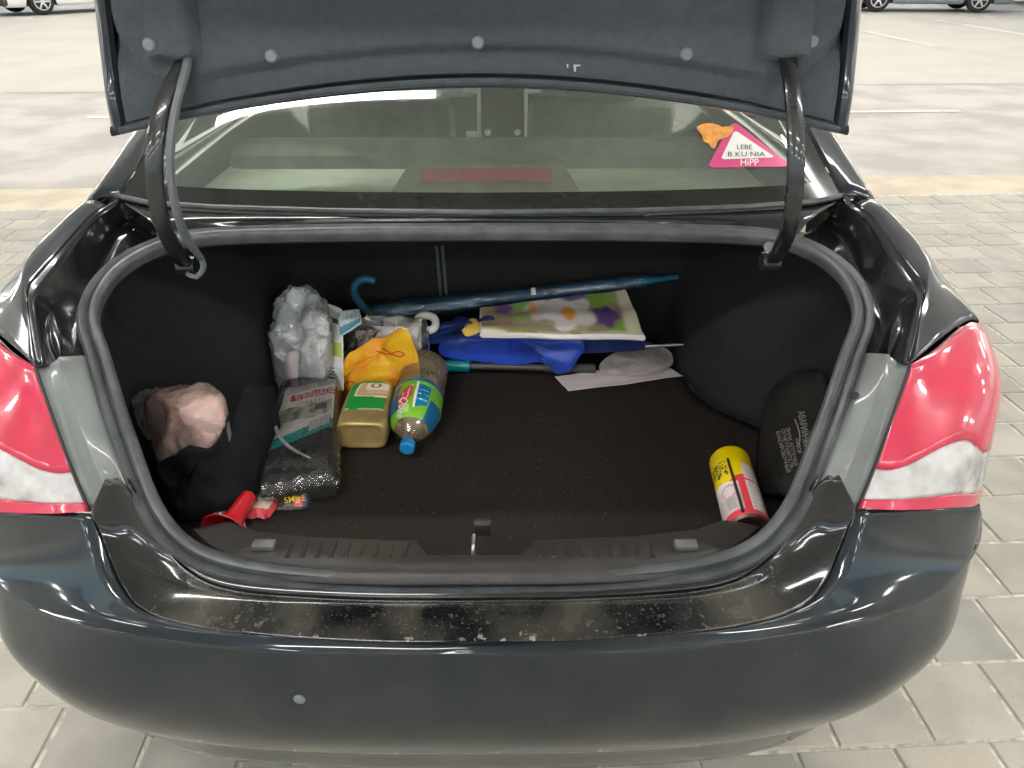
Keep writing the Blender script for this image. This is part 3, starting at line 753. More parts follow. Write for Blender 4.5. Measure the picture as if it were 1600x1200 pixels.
# body shell: sides, roof, pillars, cabin, wheels (seen only from beside)
ys = [1.27, 1.33] + [1.4 + .05 * i for i in range(62)] + [4.55, 4.75, 4.95, 5.1]
def arch(y):
    z = .20
    for yc in (1.72, 4.38):
        d = abs(y - yc)
        if d < .345: z = max(z, .32 + sqrt(.345 ** 2 - d * d) * 1.02)
    if y > 4.72: z = .2
    return z
def nose(y): return 1 - max(0, (y - 4.5) / .9) ** 2 * .35
for s in (1, -1):
    g = MB(); rows = []
    for y in ys:
        z0 = arch(y); zs_ = 1.0 if y < 3.6 else 1.0 - (y - 3.6) * .10
        if y < 1.5: zs_ = .905 + (y - 1.27) * .12
        else: zs_ = min(zs_, .935 + (y - 1.5) * .06)
        z0 = max(z0, .62 if y < 1.37 else 0)
        row = []
        for i in range(11):
            t = i / 10; z = z0 + (zs_ - z0) * t
            x = interp([(.2, .845), (.35, .872), (.6, .892), (.75, .893), (.88, .868), (.95, .845), (1.05, .80)], z) * nose(y)
            row.append(V((x - .004, y, z)))
        rows.append(row)
    g.grid(rows); put(g, s, "side_panel", M['paint'], car, solid=.004, off=-1)
    # upper shoulder and C pillar
    sh_ = crs([V((.845, 1.47, .925)), V((.838, 1.8, .950)), V((.845, 2.4, .985)), V((.842, 3.2, .995)), V((.80, 4.0, .965)), V((.70, 4.9, .86))], 40)
    bl_ = crs([V((.80, 1.57, 1.045)), V((.79, 1.8, 1.05)), V((.80, 2.4, 1.04)), V((.80, 3.2, 1.035)), V((.76, 4.0, 1.0)), V((.64, 4.9, .88))], 40)
    g = MB().loft([sh_, [a.lerp(b, .5) + V((.012, 0, .006)) for a, b in zip(sh_, bl_)], bl_], 40, 4)
    put(g, s, "shoulder_panel", M['paint'], car, solid=.003, off=-1)
    inn_ = crs([GH[-1][0] + V((.003, 0, .001)), GH[-1][7] + V((.003, 0, .001)), GH[-1][14] + V((.003, 0, .001)), GH[-1][21] + V((.003, 0, .001)), GH[-1][28] + V((.003, 0, .001))], 24)
    out_ = crs([atY(1368, 312, 1.60), V((.772, 1.78, 1.135)), V((.725, 2.0, 1.25)), V((.66, 2.22, 1.36)), V((.625, 2.4, 1.40))], 24)
    bk_ = crs([V((.80, 1.80, 1.055)), V((.785, 2.0, 1.06)), V((.765, 2.2, 1.12)), V((.71, 2.4, 1.25)), V((.64, 2.6, 1.41))], 24)
    g = MB().loft([inn_, [a.lerp(b, .5) + V((0, -.004, .006)) for a, b in zip(inn_, out_)], out_, [a.lerp(b, .5) + V((.015, 0, .0)) for a, b in zip(out_, bk_)], bk_], 24, 4)
    put(g, s, "rear_pillar", M['paint'], car, solid=.003, off=-1)
    g = MB().loft([[V((.785, 2.12, 1.06)), V((.79, 2.6, 1.05)), V((.79, 3.2, 1.045)), V((.775, 3.75, 1.05))], [V((.715, 2.36, 1.24)), V((.73, 2.6, 1.25)), V((.73, 3.0, 1.25)), V((.735, 3.4, 1.24))], [V((.645, 2.56, 1.385)), V((.65, 2.7, 1.40)), V((.65, 2.9, 1.40)), V((.65, 3.1, 1.385))]], 16, 4)
    put(g, s, "side_window", M['sideglass'], car)
    g = MB().tube(crs([V((.76, 4.0, 1.0)), V((.70, 3.5, 1.24)), V((.63, 3.1, 1.40)), V((.635, 2.7, 1.425)), V((.625, 2.4, 1.40))], 24), .032, 8)
    put(g, s, "roof_rail", M['paint'], car)
    g = MB().tube([V((.79, 2.88, 1.04)), V((.65, 2.88, 1.41))], .03, 8); put(g, s, "door_pillar", M['gloss'], car)
    for yc in (1.72, 4.38):
        wh = thing("wheel", (.80 * s, yc, .32), None, None); wh.parent = car; wh.matrix_parent_inverse = world_inv(car)
        t = MB().lathe([(0, .20), (.02, .29), (.05, .315), (.16, .315), (.19, .29), (.205, .20)], V((.665 * s, yc, .318)), V((1 * s, yc, .318)), 40); t.build("tyre", M['tyre'], wh)
        t = MB().lathe([(0, .215), (.02, .20), (.035, .16), (.045, .05), (.05, 0)], V((.825 * s, yc, .318)), V((1 * s, yc, .318)), 30); t.build("rim", M['rim'], wh)
g = MB()
rt = [[V((.60, 2.18, 1.372)), V((.63, 2.5, 1.42)), V((.63, 3.0, 1.42)), V((.56, 3.25, 1.37))], [V((.3, 2.12, 1.392)), V((.3, 2.5, 1.455)), V((.3, 3.0, 1.46)), V((.3, 3.25, 1.41))], [V((0, 2.105, 1.396)), V((0, 2.5, 1.465)), V((0, 3.0, 1.47)), V((0, 3.28, 1.42))]]
rt += [[mx(p) for p in c_] for c_ in (rt[1], rt[0])]
g.loft(rt, 20, 5); roof = g.build("roof", M['paint'], car, solid=.012, off=-1)
hl = MB(); hl.v = [p_ + V((-.02 * p_.x, 0, -.035)) for p_ in g.v]; hl.f = list(g.f); hl.m = list(g.m); hl.build("headliner", M['headliner'], car, solid=.004)
g = MB(); ws = [[V((.69, 4.0, 1.0)), V((.62, 3.55, 1.22)), V((.56, 3.25, 1.37))], [V((.35, 4.12, .99)), V((.33, 3.65, 1.23)), V((.3, 3.27, 1.41))], [V((0, 4.16, .99)), V((0, 3.7, 1.235)), V((0, 3.29, 1.42))]]
ws += [[mx(p) for p in c_] for c_ in (ws[1], ws[0])]
g.loft(ws, 16, 5).build("windscreen", M['sideglass'], car)
g = MB(); hd = [[V((.76, 4.0, .99)), V((.72, 4.5, .93)), V((.62, 4.95, .84)), V((.55, 5.2, .60)), V((.55, 5.22, .25))], [V((.38, 4.12, 1.0)), V((.38, 4.6, .96)), V((.36, 5.1, .86)), V((.34, 5.33, .62)), V((.34, 5.33, .25))], [V((0, 4.16, 1.0)), V((0, 4.6, .965)), V((0, 5.15, .87)), V((0, 5.38, .62)), V((0, 5.38, .25))]]
hd += [[mx(p) for p in c_] for c_ in (hd[1], hd[0])]
g.loft(hd, 24, 6).build("bonnet", M['paint'], car, solid=.004, off=-1)
MB().box((0, 3.2, .26), (1.25, 3.9, .06)).build("underbody", M['darktrim'], car, smooth=False)
# cabin
for x in (-.36, .36):
    st_ = thing("front_seat", (x, 2.95, .4), None, None); st_.parent = car; st_.matrix_parent_inverse = world_inv(car)
    MB().box((x, 3.05, .55), (.5, .5, .16), bev=.05).build("seat_cushion", M['seatcloth'], st_)
    MB().box((x, 2.78, .83), (.48, .13, .52), Matrix.Rotation(R(14), 4, 'X'), bev=.05).build("seat_back", M['seatcloth'], st_)
    MB().box((x, 2.70, 1.15), (.25, .09, .16), bev=.04).build("head_rest", M['seatcloth'], st_)
MB().box((0, 2.3, .62), (1.30, .5, .2), bev=.05).build("rear_bench", M['seatcloth'], car)
MB().box((0, 2.12, .83), (1.30, .14, .50), Matrix.Rotation(R(12), 4, 'X'), bev=.045).build("rear_backrest", M['seatcloth'], car)
db = MB().box((0, 3.75, .84), (1.42, .42, .26), bev=.06).build("dashboard", M['darktrim'], car)
cx = .035
MB().box((cx, 3.50, .86), (.24, .12, .30), Matrix.Rotation(R(-20), 4, 'X'), bev=.01).build("centre_console", M['darktrim'], car)
for sx in (-1, 1):
    v = MB(); Mr = Matrix.Rotation(R(-20), 4, 'X')
    x = cx + sx * .125
    for dx, dz, w_, h_ in ((-sx * .028, 0, .016, .20), (0, .094, .070, .020), (0, -.092, .050, .055)):
        v.box(V((x + dx, 3.435, .90)) + Mr @ V((0, 0, dz)), (w_, .012, h_), Mr, bev=.003)
    v.build("vent_frame", M['silver'], car)
    MB().lathe([(0, .014), (.012, .013), (.014, .0)], (cx + sx * .062, 3.43, .83), (cx + sx * .062, 2.4, 1.1), 16).build("console_knob", M['silver'], car)
# ------------------------------------------------------------------ boot lid, raised
def lid_y(z): return interp([(1.20, 1.285), (1.30, 1.292), (1.45, 1.330), (1.60, 1.365), (1.68, 1.375)], z)
def lid_bot(x): return 1.322 - .072 * min(1, abs(x) / .565) ** 1.9
LX = .010
lid = thing("boot_lid", (LX, 1.33, 1.25), None, None); lid.parent = car; lid.matrix_parent_inverse = world_inv(car)
def relief(x, z):
    ax = abs(x); d = 0.0
    sm = lambda a, b, v: max(0, min(1, (v - a) / (b - a))) ** 2 * (3 - 2 * max(0, min(1, (v - a) / (b - a))))
    pad = sm(.424, .432, ax) * (1 - sm(.496, .504, ax)) * sm(1.352, 1.360, z)
    d += .024 * pad
    h = z - lid_bot(x)
    d -= .018 * (1 - sm(.040, .056, h)) * (1 - sm(.40, .46, ax))          # lower shelf, set back
    r_ = sqrt((ax - .42) ** 2 + (z - 1.46) ** 2); d -= .018 * exp(-((r_ - .155) / .011) ** 2) * sm(.40, .52, ax) * (1 - sm(1.42, 1.47, z))
    d += .004 * sm(.30, .36, ax) * (1 - sm(.36, .42, ax)) * sm(1.36, 1.40, z)
    d -= .012 * sm(.548, .562, ax)
    return d
rows = []
for i in range(0, 45):
    row = []
    for j in range(121):
        x = -.560 + 1.12 * j / 120; z = lid_bot(x) + .006 + (1.66 - lid_bot(x)) * (i / 44) ** 1.15
        d = relief(x, z); e = .010 if i == 0 or j in (0, 120) else 0
        row.append(V((x + LX, lid_y(z) - d + e, z)))
    rows.append(row)
trim = MB().grid(rows).build("lid_trim", M['lidtrim'], lid, ang=60)
bt = bvh_of(trim)
for px, py in ((233, 70), (424, 88), (747, 67), (1073, 85), (1269, 65)):
    c = cast(bt, px, py, 0)
    MB().lathe([(0, .0098), (.002, .0098), (.0045, .0075), (.005, 0)], c + V((0, .001, 0)), c + V((0, -1, .1)), 20).build("trim_pin", M['pin'], lid)
M['scuff'] = mat("scuff", (.42, .42, .40), .8)
decal("scuff_mark", [[(885, 100), (888, 100), (888, 106), (886, 106)], [(896, 101), (907, 101), (907, 103), (900, 104), (900, 112), (897, 112)]], M['scuff'], trim, bt, .001)
# painted skin: rolled edge round the trim, outer face, rear face (turned up overhead)
edge = []
for j in range(61):
    x = -.577 + 1.154 * j / 60; edge.append(x)
def skin_col(x):
    zb = lid_bot(x * .966) - .004; pts = []
    for dz, dy in ((.010, .002), (.003, -.003), (-.004, .000), (-.006, .010), (0, .022), (.05, .036), (.15, .050), (.25, .055), (.35, .050)):
        z = zb + dz; pts.append(V((x, lid_y(z) + dy, z)))
    pts += [V((x, 1.41, 1.74)), V((x, 1.36, 1.79)), V((x * .97, 1.28, 1.81)), V((x * .95, 1.12, 1.83)), V((x * .93, .98, 1.82)), V((x * .93, .96, 1.79))]
    return pts
g = MB().grid([[p + V((LX, 0, 0)) for p in skin_col(x)] for x in edge])
for s in (-1, 1):
    zz = [1.25 + .02 * k for k in range(24)]
    g.grid([[V((LX + s * a_, lid_y(z) + b_, z)) for a_, b_ in ((.552, .004), (.557, -.004), (.565, -.005), (.576, .004), (.578, .03), (.572, .05))] for z in zz])
g.build("lid_skin", M['paint'], lid, ang=50)
MB().box((0, 1.14, 1.75), (1.08, .36, .06), bev=.02).build("lid_inner_panel", M['lidtrim'], lid)
lipm = MB().tube([V((x + LX, lid_y(lid_bot(x)) - .004, lid_bot(x) + .001)) for x in [-.56 + 1.12 * k / 60 for k in range(61)]], .0055, 8).build("lid_edge_seal", M['lidtrim'], lid)
# goose-neck hinge arms
for s, px in ((-1, None), (1, None)):
    YS = [1.31, 1.293, 1.265, 1.24, 1.225, 1.22, 1.235, 1.262, 1.290]
    PXL = [(288, 84), (284, 104), (263, 140), (248, 185), (241, 240), (243, 300), (254, 350), (272, 390), (290, 414)]
    PXR = [(1229, 78), (1231, 95), (1238, 130), (1243, 190), (1244, 250), (1241, 310), (1232, 360), (1219, 392), (1207, 408)]
    path = crs([atY(x_, y_, Y_) for (x_, y_), Y_ in zip(PXL if s < 0 else PXR, YS)], 40); end = path[-1]; ax_ = end.x
    rows = []
    for i, p in enumerate(path):
        t = (path[min(i + 1, 39)] - path[max(i - 1, 0)]).normalized(); n = V((0, -t.z, t.y)); n = n if n.y < 0 else -n
        w_, h_ = .0125, .0055
        rows.append([p + V((s * dx, 0, 0)) + n * dn_ for dx, dn_ in ((-w_, -h_), (-w_, h_ * .6), (-w_ * .6, h_), (w_ * .6, h_), (w_, h_ * .6), (w_, -h_))])
    arm = MB().grid(rows, cu=True).build("hinge_arm", M['armpaint'], car, ang=50)
    MB().lathe([(0, .016), (.03, .016)], end + V((-.016, .010, -.004)), end + V((.016, .010, -.004)), 18).build("hinge_pivot", M['armpaint'], arm)
    if s < 0:
        pts = crs([atY(x_, y_, Y_ - .004) for (x_, y_), Y_ in zip([(294, 84), (292, 104), (281, 145), (271, 190), (266, 245), (270, 300), (282, 350), (299, 384), (313, 402), (318, 419), (306, 433), (291, 427)], YS + [1.29, 1.288, 1.285])], 50)
        MB().tube(pts, [.0068] * 40 + [.006 - .0002 * i for i in range(10)], 8).build("cable_sleeve", M['cable'], arm)
    else:
        MB().lathe([(0, .009), (.006, .009)], atY(1202, 386, 1.30), atY(1202, 386, 1.2), 14).build("hinge_bolt", M['pin'], arm)
# ------------------------------------------------------------------ loose things in the boot
FZ = .556
def tilt(p, k): return p
def crumple(p, sc, amp):
    a = 1 - 2 * abs(noise.noise(p * sc)); b = 1 - 2 * abs(noise.noise(p * sc * 2.3 + V((7, 3, 1)))); c = noise.noise(p * sc * 5.1)
    return amp * (.6 * a + .3 * b + .15 * c)
def mound(pts, cen, h, nr=22, na=96, amp=.006, sc=14, skirt=True, flat=2.0, grow=0.0, dome=.5):
    """A heap of cloth or film: outline points (px, py, z) in the photograph's measure, raised towards the middle."""
    P = [atZ(x, y, z) for x, y, z in pts]; C = atZ(*cen); P = crs(P, na, closed=True); rows = []
    if grow: P = [p + (p - C).normalized() * grow for p in P]
    for i in range(nr + 1):
        f = i / nr; row = []
        for p in P:
            q = C.lerp(p, f) + V((0, 0, h * (1 - f ** flat) ** dome)) if f < 1 else p.copy()
            n = crumple(q, sc, amp * (1.0 if f < .97 else .5)); d = (q - C); d.z = 0
            q = q + V((0, 0, n)) + (d.normalized() * n * .6 if d.length > 1e-6 else V((0, 0, 0)))
            row.append(q)
        rows.append(row)
    if skirt:
        rows.append([V((q.x * .995 + C.x * .005, q.y * .995 + C.y * .005, min(q.z, FZ + .004))) for q in rows[-1]])
    return MB().grid(rows, cu=True)
def quadsurf(c, n, m, fn=None):
    """Bilinear sheet through four corners TL, TR, BR, BL; fn(u, v) gives a lift."""
    a, b, d, e = [V(x) for x in c]; nrm = (b - a).cross(e - a).normalized()
    if nrm.z < 0: nrm = -nrm
    return [[a.lerp(b, j / n).lerp(e.lerp(d, j / n), i / m) + nrm * (fn(j / n, i / m) if fn else 0) for j in range(n + 1)] for i in range(m + 1)]
def uvpaint(o, n, m, fn):
    painted(o, lambda p: fn((p.index % n + .5) / n, (p.index // n + .5) / m) if p.index < n * m else fn(1, 1))
M['print'] = mat("glossy_print", (1, 1, 1), .35, attr=True, coat=.2)
M['clothprint'] = mat("cloth_print", (1, 1, 1), .8, attr=True, bump=.2, bscale=300)
M['clear'] = film("clear_plastic", (.97, .97, .96), fog=.035, fogcol=(.75, .75, .72), rough=.05, bump=1.0, bscale=42, gadd=.05)
M['milky_thin'] = film('milky_thin', (.95, .96, .97), fog=.25, fogcol=(.95, .96, .97), rough=.12, bump=1.0, bscale=55, gadd=.05)
M['milky'] = film("milky_plastic", (.9, .91, .92), fog=.42, fogcol=(.95, .96, .97), rough=.12, bump=1.0, bscale=55, gadd=.05)
M['pet'] = film("bottle_plastic", (.92, .89, .84), fog=.30, fogcol=(.88, .72, .46), rough=.04, bump=.5, bscale=22, ior=1.55, gadd=.05)

# --- spray can
A, B = atZ(1171, 834, .598), atZ(1139, 720, .598); LN = (B - A).length
can = thing("spray_can", ((A.x + B.x) / 2, (A.y + B.y) / 2, FZ), "yellow, white and red spray can lying in the boot's near corner", "spray can")
rc = .040
def canmat(o):
    def f(p):
        c = p.center; t = (c - A).dot((B - A).normalized()) / LN; d = (B - A).normalized()
        x_ = V((0, 0, 1)) - d * d.z; x_.normalize(); y_ = d.cross(x_); a = -math.atan2((c - A).dot(y_), (c - A).dot(x_))   # a>0: left side
        lim = .49 + .10 * max(0, a)
        col = (.78, .055, .075)
        if t > .56 - .12 * max(0, min(1, a * 1.1)) : col = (.86, .66, .0)
        if a > .22 and .10 < t < .42: col = (.72, .66, .64) if t > .30 else (.58, .52, .52)
        if a > .22 and .42 < t < .45 + .05 * a: col = (.82, .80, .76)
        if a > .5 and .14 < t < .27 and a < .95: col = (.40, .38, .38)
        if a > .3 and abs(sqrt(((a - .75) / .36) ** 2 + ((t - .36) / .075) ** 2) - 1) < .16: col = (.66, .36, .40)
        if a < -.14 and .08 < t < .47: col = (.78, .74, .68)
        if a < -.10 and .50 < t < .73: col = (.74, .62, .60)
        if a < -.2 and a > -.9:
            for k in range(9):
                if abs(t - (.13 + k * .036)) < .006 and (k * 7 % 5) / 9 - .9 < a: col = (.60, .55, .52)
            for k in range(3):
                if abs(t - (.55 + k * .05)) < .005: col = (.60, .47, .46)
        if -.55 < a < -.25 and .435 < t < .465: col = (.75, .40, .42)
        if a > .55 and .58 < t < .78 and abs(noise.noise(V((a * 7, t * 26, 2)))) < .13: col = (.05, .04, .03)
        if a < -.8 and .70 < t < .80 and abs(noise.noise(V((a * 9, t * 30, 5)))) < .13: col = (.05, .04, .03)
        if t < .045: col = (.80, .10, .10)
        if (c - A - d * (c - A).dot(d)).length < rc * .93 and t < .1: col = (.05, .03, .03)
        return col
    painted(o, f)
prof = [(0.004, rc * .55), (.001, rc * .86), (0, rc * .95), (.003, rc * .995)] + [(.004 + (LN - .014) * i / 70, rc) for i in range(71)] + [(LN - .006, rc * .985), (LN - .002, rc * .93), (LN, rc * .85)]
o = MB().lathe(prof, A, B, 96, cap0=False).build("can_body", M['print'], can); canmat(o)
M['tin'] = mat("can_base", (.20, .12, .10), .4, .8)
MB().lathe([(.014, .001), (.008, rc * .4), (.004, rc * .6), (-.001, rc * .86), (-.0015, rc * .95), (.004, rc * 1.012), (.006, rc * 1.012)], A, B, 60, cap0=False, cap1=False).build("can_base", M['tin'], can)
bvc = bvh_of(o)
s0, s1 = cast(bvc, 1137, 718, .002), cast(bvc, 1161, 800, .002)
if s0 and s1: MB().tube([s0.lerp(s1, i / 8) + V((0, 0, .001)) for i in range(9)], .0028, 8).build("spray_straw", M['blackplastic'], can)

# --- clear lemonade bottle, blue cap towards us
A, B = atZ(636, 700, .590), atZ(667, 566, .628); LN = (B - A).length
pet = thing("plastic_bottle", (A.lerp(B, .5).x, A.lerp(B, .5).y, FZ), "clear plastic drink bottle with blue cap and green label beside the gold canister", "bottle")
rb = .056; k = LN / .325
prof = [(.012, .0125), (.03, .0135), (.038, .018), (.055, .032), (.075, .045), (.10, .053), (.12, .056), (.135, .0555), (.20, .0545), (.205, .056), (.215, .054), (.225, .0495), (.235, .0515), (.25, .055), (.275, .0565), (.29, .055), (.305, .048), (.318, .035), (.325, .02), (.322, .002)]
prof = [(a * k, b) for a, b in prof]
pk = keyed([V((a, b, 0)) for a, b in prof], 3)
MB().lathe([(p.x, max(.001, p.y)) for p in pk], A, B, 64, cap0=False, cap1=False).build("bottle_body", M['pet'], pet)
M['capblue'] = mat("blue_cap", (.015, .27, .62), .35, 0, .3)
cp = MB(); cp.lathe([(0, .001), (0, .0135), (.002, .0155), (.019, .0158), (.021, .0145)], A - (B - A).normalized() * .004, B, 48, cap0=False); 
cp.build("bottle_cap", M['capblue'], pet)
d = (B - A).normalized(); xv = (V((0, 0, 1)) - d * d.z).normalized(); yv = d.cross(xv)
lr0, lr1 = .060 * k, .180 * k
lrows = []
NA, NTt = 110, 60
for i in range(NTt + 1):
    row = []
    for j in range(NA + 1):
        a = -1.75 + 3.5 * j / NA; t = lr0 + (lr1 - lr0) * i / NTt
        r = interp([(p.x, p.y) for p in pk], t) + .0009; row.append(A + d * t + (xv * cos(a) + yv * sin(a)) * r)
    lrows.append(row)
lab = MB().grid(lrows).build("bottle_label", M['print'], pet, merge=False)
def bl_col(u, v):      # v: 0 at the cap end .. 1 at base end ; u: right .. left
    a = -(u - .5) * 3.5
    col = (.20, .52, .025)
    if v > .90: col = (.01, .16, .30)
    x_, y_ = a, v
    if -.66 < x_ < -.13 and .20 + .2 * max(0, -x_ - .3) < y_ < .80: col = (.0, .21, .42)
    if -.60 < x_ < -.2 and any(abs(y_ - q) < .018 for q in (.36, .5, .63)) and noise.noise(V((x_ * 18, y_ * 9, 0))) > -.1: col = (.62, .74, .80)
    if -.15 < x_ < -.05 and .16 < y_ < .86: col = (.83, .84, .80)
    if .02 < x_ < .62 and abs((y_ - .46) + .55 * (x_ - .3)) < .25 - .25 * abs(x_ - .3): col = (.66, .05, .09) if noise.noise(V((x_ * 8, y_ * 9, 1))) < .28 else (.85, .40, .40)
    if abs(x_ - .25) < .14 and abs(y_ - .16) < .08: col = (.42, .62, .20)
    if x_ > .62 and abs(y_ - .5) < .34: col = (.02, .10, .22)
    if x_ < -.72 and y_ < .45: col = (.01, .13, .25)
    return col
uvpaint(lab, NA, NTt, bl_col)
bvl = bvh_of(lab)
letters("Queen's", 626, 645, 17, M['white'], pet, bvl, .0012, rot=R(103), sx=.9, bold=.05, name="brand_lettering")
letters("Sk", 675, 679, 16, M['white'], pet, bvl, .0012, rot=R(55), bold=.04, name="flavour_lettering")

# --- gold oil canister
A, B = atZ(564, 682, .592), atZ(589, 600, .604); LN = (B - A).length; d = (B - A).normalized()
oil = thing("oil_canister", (A.lerp(B, .5).x, A.lerp(B, .5).y, FZ), "gold plastic oil canister with green label and red cap", "oil bottle")
M['gold'] = mat("gold_plastic", (.56, .42, .16), .30, .5, .35, var=.08, scale=40)
xs = V((1, 0, 0)); xs = (xs - d * xs.dot(d)).normalized(); zs2 = xs.cross(d); zs2 = zs2 if zs2.z > 0 else -zs2
def sect(t, w_, h_, e=5, n=48):
    out = []
    for q in range(n):
        a = 2 * pi * q / n; c_, s_ = cos(a), sin(a)
        out.append(A + d * t + xs * w_ * math.copysign(abs(c_) ** (2 / e), c_) + zs2 * h_ * math.copysign(abs(s_) ** (2 / e), s_))
    return out
st_ = [(.004, .030, .014), (.0035, .040, .022), (0, .0455, .0275), (.002, .0505, .0325), (.010, .0535, .0355), (.03, .054, .036), (.10, .0535, .036), (.165, .052, .035), (.19, .049, .032), (.208, .040, .026), (.222, .024, .020), (.232, .018, .018), (.25, .018, .018)]
kk = LN / .235
rows = [sect(t * kk, w_, h_, 5 if t < .21 else 2.4) for t, w_, h_ in st_]
can_o = MB().grid(rows, cu=True); can_o.f.append(tuple(range(48))); can_o.m.append(0)
body_o = can_o.build("canister_body", M['gold'], oil, sub=1)
M['redcap'] = mat("red_cap", (.55, .02, .02), .4)
MB().lathe([(0, .019), (.003, .021), (.024, .021), (.027, .018), (.027, .001)], A + d * .236 * kk, A + d, 40, cap1=False).build("screw_cap", M['redcap'], oil)
lab_rows = []
for i in range(41):
    t = (.052 + .140 * i / 40) * kk; row = []
    for j in range(41):
        f = j / 20 - 1; w_ = interp([(q[0] * kk, q[1]) for q in st_], t) * (.80 if i < 34 else .80 - .05 * (i - 34)); h_ = interp([(q[0] * kk, q[2]) for q in st_], t)
        fx = f * .80
        row.append(A + d * t + xs * w_ * f + zs2 * (h_ * (1 - abs(fx) ** 5) ** .2 + .0012))
    lab_rows.append(row)
lo = MB().grid(lab_rows).build("canister_label", M['print'], oil)
def oil_col(u, v):
    x_ = u * 2 - 1; col = (.01, .33, .055)
    e = .52 + .20 * max(0, -x_)
    if v > .42 and x_ > -.72 + .55 * max(0, v - .62): col = (.80, .76, .56)
    if v > .46 and x_ > -.60 + .55 * max(0, v - .60): col = (.62, .42, .22)
    if v > .66 and x_ > -.18: col = (.82, .78, .68)
    if .52 < v < .66 and x_ > -.12 and int(v * 60) % 3 == 0: col = (.80, .60, .45)
    if abs(sqrt(((x_ - .30) / .24) ** 2 + ((v - .80) / .06) ** 2) - 1) < .3: col = (.12, .14, .12)
    if v > .90: col = (.01, .33, .055)
    if x_ < -.80 + 1.1 * max(0, v - .75): col = (.01, .33, .055)
    if .40 < v < .46 and x_ > .35: col = (.82, .80, .72)
    if v < .05 and (-.3 < x_ or x_ < -.75): col = (.55, .70, .40)
    return col
uvpaint(lo, 40, 40, oil_col)

# --- sunshade pack
TL, TR, BR, BL = atZ(444, 606, .625), atZ(527, 588, .632), atZ(517, 736, .612), atZ(402, 752, .612)
sun = thing("sunshade_pack", (-.36, 1.45, FZ), "black folding sunshade in clear wrap with a printed card", "car sunshade")
M['blackcloth'] = mat("black_cloth", (.012, .012, .013), .8, var=.3, scale=40, bump=.4, bscale=90)
edge_f = lambda u, v: -.014 * (max(0, abs(u - .5) * 2 - .8) / .2) ** 2 - .014 * (max(0, abs(v - .5) * 2 - .9) / .1) ** 2
def slab(c, n, m, th, fn):
    t = quadsurf(c, n, m, fn); bot = [[p + V((0, 0, -th)) for p in r_] for r_ in t]
    g = MB().grid(t); g.grid(bot)
    per = [(0, j) for j in range(n + 1)] + [(i, n) for i in range(1, m + 1)] + [(m, j) for j in range(n - 1, -1, -1)] + [(i, 0) for i in range(m - 1, 0, -1)]
    g.grid([[t[i][j] for i, j in per], [t[i][j].lerp(bot[i][j], .5) + (t[i][j] - t[m // 2][n // 2]).normalized() * .004 for i, j in per], [bot[i][j] for i, j in per]], cu=True)
    return g
slab([TL, TR, BR, BL], 16, 24, .054, lambda u, v: edge_f(u, v) + .003 * noise.noise(V((u * 4, v * 5, 0)))).build("folded_shade", M['blackcloth'], sun)
cn, cm = 70, 90
cv = quadsurf([TL, TR, BR, BL], cn, cm, lambda u, v: .0035 + edge_f(u, v) * .9 + .002 * noise.noise(V((u * 4, v * 5, 0))))
card_mask = [(i, j) for i in range(cm) for j in range(cn)]
g = MB(); vs = [p for r_ in cv for p in r_]; fs = []; uvl = []
for i, j in card_mask:
    u, v = (j + .5) / cn, (i + .5) / cm
    if v < .74 - .17 * u and .03 < u < .975 and v > .02: fs.append((i * (cn + 1) + j, i * (cn + 1) + j + 1, (i + 1) * (cn + 1) + j + 1, (i + 1) * (cn + 1) + j)); uvl.append((u, v))
card = g.add(vs, fs).build("printed_card", M['print'], sun, merge=False)
def card_col(u, v):
    e = .74 - .17 * u; col = (.80, .78, .74)
    if v < .13 - .04 * u and u > .1: col = (.40, .40, .38) if noise.noise(V((u * 6, v * 14, 3))) > -.1 else (.58, .57, .53)
    r0 = .15 - .02 * u
    if r0 < v < r0 + .075 and u > .20: col = (.62, .03, .05)
    ph = .30 - .03 * u
    if ph < v < ph + .16 and .16 < u < .95 - max(0, v - .38) * 2:
        n_ = noise.noise(V((u * 7, v * 16, 9))); col = (.22, .23, .20) if n_ > .12 else ((.42, .42, .37) if n_ > -.15 else (.58, .57, .52))
        if .66 < u < .86 and ph + .02 < v < ph + .09: col = (.07, .07, .07)
    if .245 < v < .275 and .3 < u < .8 and int(u * 40) % 3: col = (.5, .48, .46)
    if v > e - .105: col = (.0, .30, .29)
    if .60 < u < .93 and e - .145 < v < e - .045: col = (.75, .74, .72) if int(u * 70) % 2 else (.30, .30, .30)
    if u < .16 and v < .40: col = (.64, .60, .58)
    return col
painted(card, lambda p: card_col(*uvl[p.index]))
bvk = bvh_of(card)
letters("SUNSHADE", 492, 616, 13.5, M['white'], sun, bvk, .0012, rot=R(-15), sx=.92, bold=.02, name="card_lettering")
TLf, TRf, BRf, BLf = atZ(438, 598, .62), atZ(534, 580, .63), atZ(527, 744, .606), atZ(394, 768, .60)
slab([TLf, TRf, BRf, BLf], 44, 60, .056, lambda u, v: .012 + edge_f(u, v) * 1.1 + .0035 * crumple(V((u * 2.0, v * 3, 2)), 2.2, 1) * (1.6 if v > .78 else .8) - (.02 * max(0, v - .84) / .16)).build("clear_wrap", M['clear'], sun)
MB().tube(crs([atZ(425, 640, .635), atZ(432, 672, .636), atZ(450, 697, .634), atZ(485, 716, .632)], 20), [.002 + .0025 * sin(pi * i / 19) for i in range(20)], 6).build("wrap_fold", M['milky'], sun)

